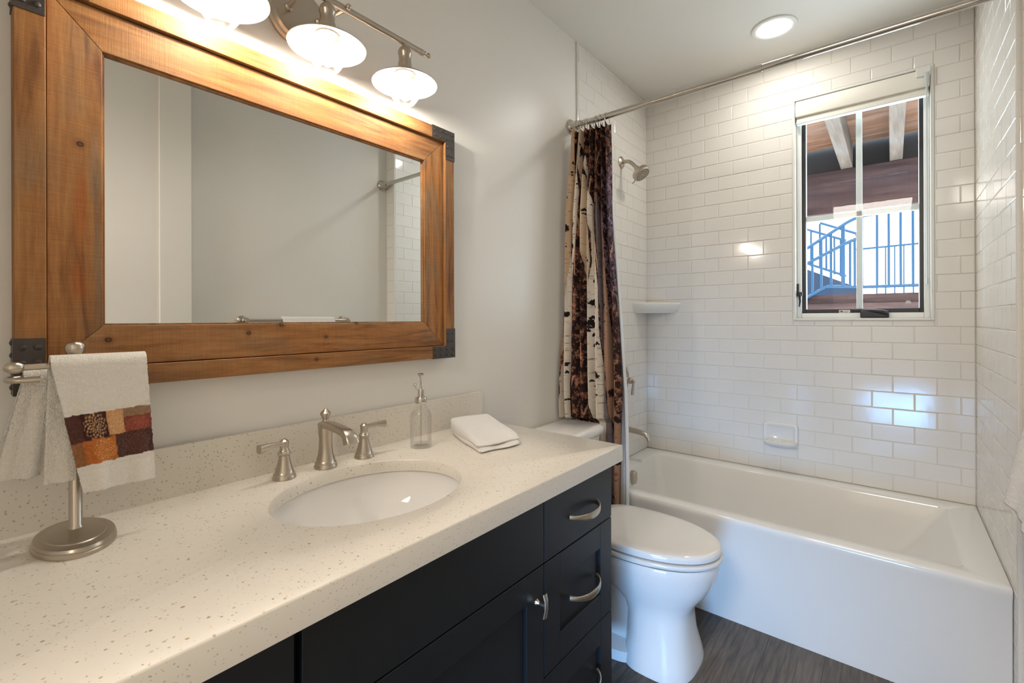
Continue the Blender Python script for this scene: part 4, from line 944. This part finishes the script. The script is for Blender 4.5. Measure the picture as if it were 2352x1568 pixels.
# ------------------------------------------------------------------ folded washcloth on the worktop
def cloth_pt(u,v):
    # u across (0..1 near edge -> far edge along +y), v along from back (wall) to front
    A=np.array([(.108,1.012),(.030,1.06)]); 
    return None
wc_=thing('washcloth',(.25,1.09,KZ),'folded white washcloth lying on the countertop right of the soap bottle','washcloth')
WCQ=dict(bl=(.085,1.060),br=(.118,1.205),fl=(.318,.952),fr=(.352,1.102))
def wq(u,v):
    bl,br,fl,fr_=[np.array(WCQ[k]) for k in ('bl','br','fl','fr')]
    return (bl*(1-u)+br*u)*(1-v)+(fl*(1-u)+fr_*u)*v
def folded(z0,th,grow,seed,hump=0,n=46,v0=0,v1=1):
    """a soft slab with rounded edges; thickness th at base height z0"""
    mb=MB(); rings=[]
    N=n
    top=[];
    us=np.linspace(0,1,N); prof=[]
    vs_=np.linspace(v0,v1,N)
    def hgt(u,v):
        return hump*(np.clip((v1-v)/(v1-v0)-.05,0,1)**.75)
    def ed(t): return min(1,(min(t,1-t)/.075)) 
    gT=np.zeros((N,N,3)); gB=np.zeros((N,N,3))
    for i,v in enumerate(vs_):
        for j,u in enumerate(us):
            vv=(v-v0)/(v1-v0)
            e1=ed(u); e2=ed(vv); k=math.sqrt(max(0,1-(1-e1)**2))*math.sqrt(max(0,1-(1-e2)**2))
            cu_,cv_=2*u-1,2*vv-1
            qu=.5+.5*cu_*math.sqrt(1-.5*abs(cv_)**14*.14); qv=.5+.5*cv_*math.sqrt(1-.5*abs(cu_)**14*.14)
            wob=.012*math.sin(u*9+seed*2.1)*abs(cv_)**3; wou=.014*math.sin(v*8+seed)*abs(cu_)**3
            p=wq(-grow+(qu+wou)*(1+2*grow),v0+(qv+wob)*(v1-v0))
            nz=(math.sin(u*7+seed)*math.cos(v*5+seed*1.3))*.0022+.0016*math.sin(u*3+v*11+seed)
            h=hgt(u,v)
            gB[i,j]=(p[0],p[1],z0+h*.0+th*.5*(1-k)); gT[i,j]=(p[0],p[1],z0+h+th*.5+th*.5*k+nz*k)
    vsx=gT.reshape(-1,3).tolist()+gB.reshape(-1,3).tolist(); fs=[]; M_=N*N
    for i in range(N-1):
        for j in range(N-1):
            a=i*N+j; fs.append((a,a+1,a+1+N,a+N)); fs.append((M_+a,M_+a+N,M_+a+1+N,M_+a+1))
    for i in range(N-1):
        fs.append((i*N,(i+1)*N,M_+(i+1)*N,M_+i*N)); fs.append((i*N+N-1,M_+i*N+N-1,M_+(i+1)*N+N-1,(i+1)*N+N-1))
        fs.append((i,M_+i,M_+i+1,i+1)); fs.append(((N-1)*N+i,(N-1)*N+i+1,M_+(N-1)*N+i+1,M_+(N-1)*N+i))
    mb.add(vsx,fs); return mb
part('bottom_fold',folded(KZ+.0005,.013,.0,1,hump=.010,v0=.0,v1=1.0),M['terrywhite'],wc_,smooth=179)
part('roll',folded(KZ+.010,.018,-.005,3,hump=.016,v0=-.03,v1=.50),M['terrywhite'],wc_,smooth=179)
part('top_fold',folded(KZ+.0125,.016,.01,2,hump=.028,v0=-.03,v1=.96),M['terrywhite'],wc_,smooth=179)

# ------------------------------------------------------------------ towel bar on the right wall with its towel
tb=thing('towel_bar',(XR,1.33,.0),'nickel towel bar on the painted right wall, seen in the mirror','towel bar')
bxw=XR-.062
part('bar',MB().tube([(bxw,1.03,.0),(bxw,1.64,.0)],.0085,n=20),M['nickel'],tb,smooth=True)
for y in (1.035,1.635): part('post',MB().lathe([(.027,0),(.027,.005),(.022,.010),(.013,.016),(.011,.045),(.015,.052),(.015,.066),(.012,.072)],(XR-.0005,y,.0),(-1,0,0),n=30).ball((bxw,y+(.012 if y>1.3 else -.012),0),.013,n=14),M['nickel'],tb,smooth=38)
G3,W3=drape(bxw,.0,.016,-.42,-.36,(1.225,1.54),(1.225,1.545),(1.23,1.53),flare_f=-.0,flare_b=.0,seed=3,nf=100,ny=90,wr=.004)
# front flap of the drape helper is on +x; mirror it so the long thick flap faces the room
G3[...,0]=2*bxw-G3[...,0]; bulge=W3[:,:1]; G3[...,0]-=.088*bulge**.8
grid_obj('bath_towel',G3,M['terrywhite'],None,base=(bxw,1.38,-.42),solid=.012,label='white towel folded over the towel bar on the right wall',cat='towel')
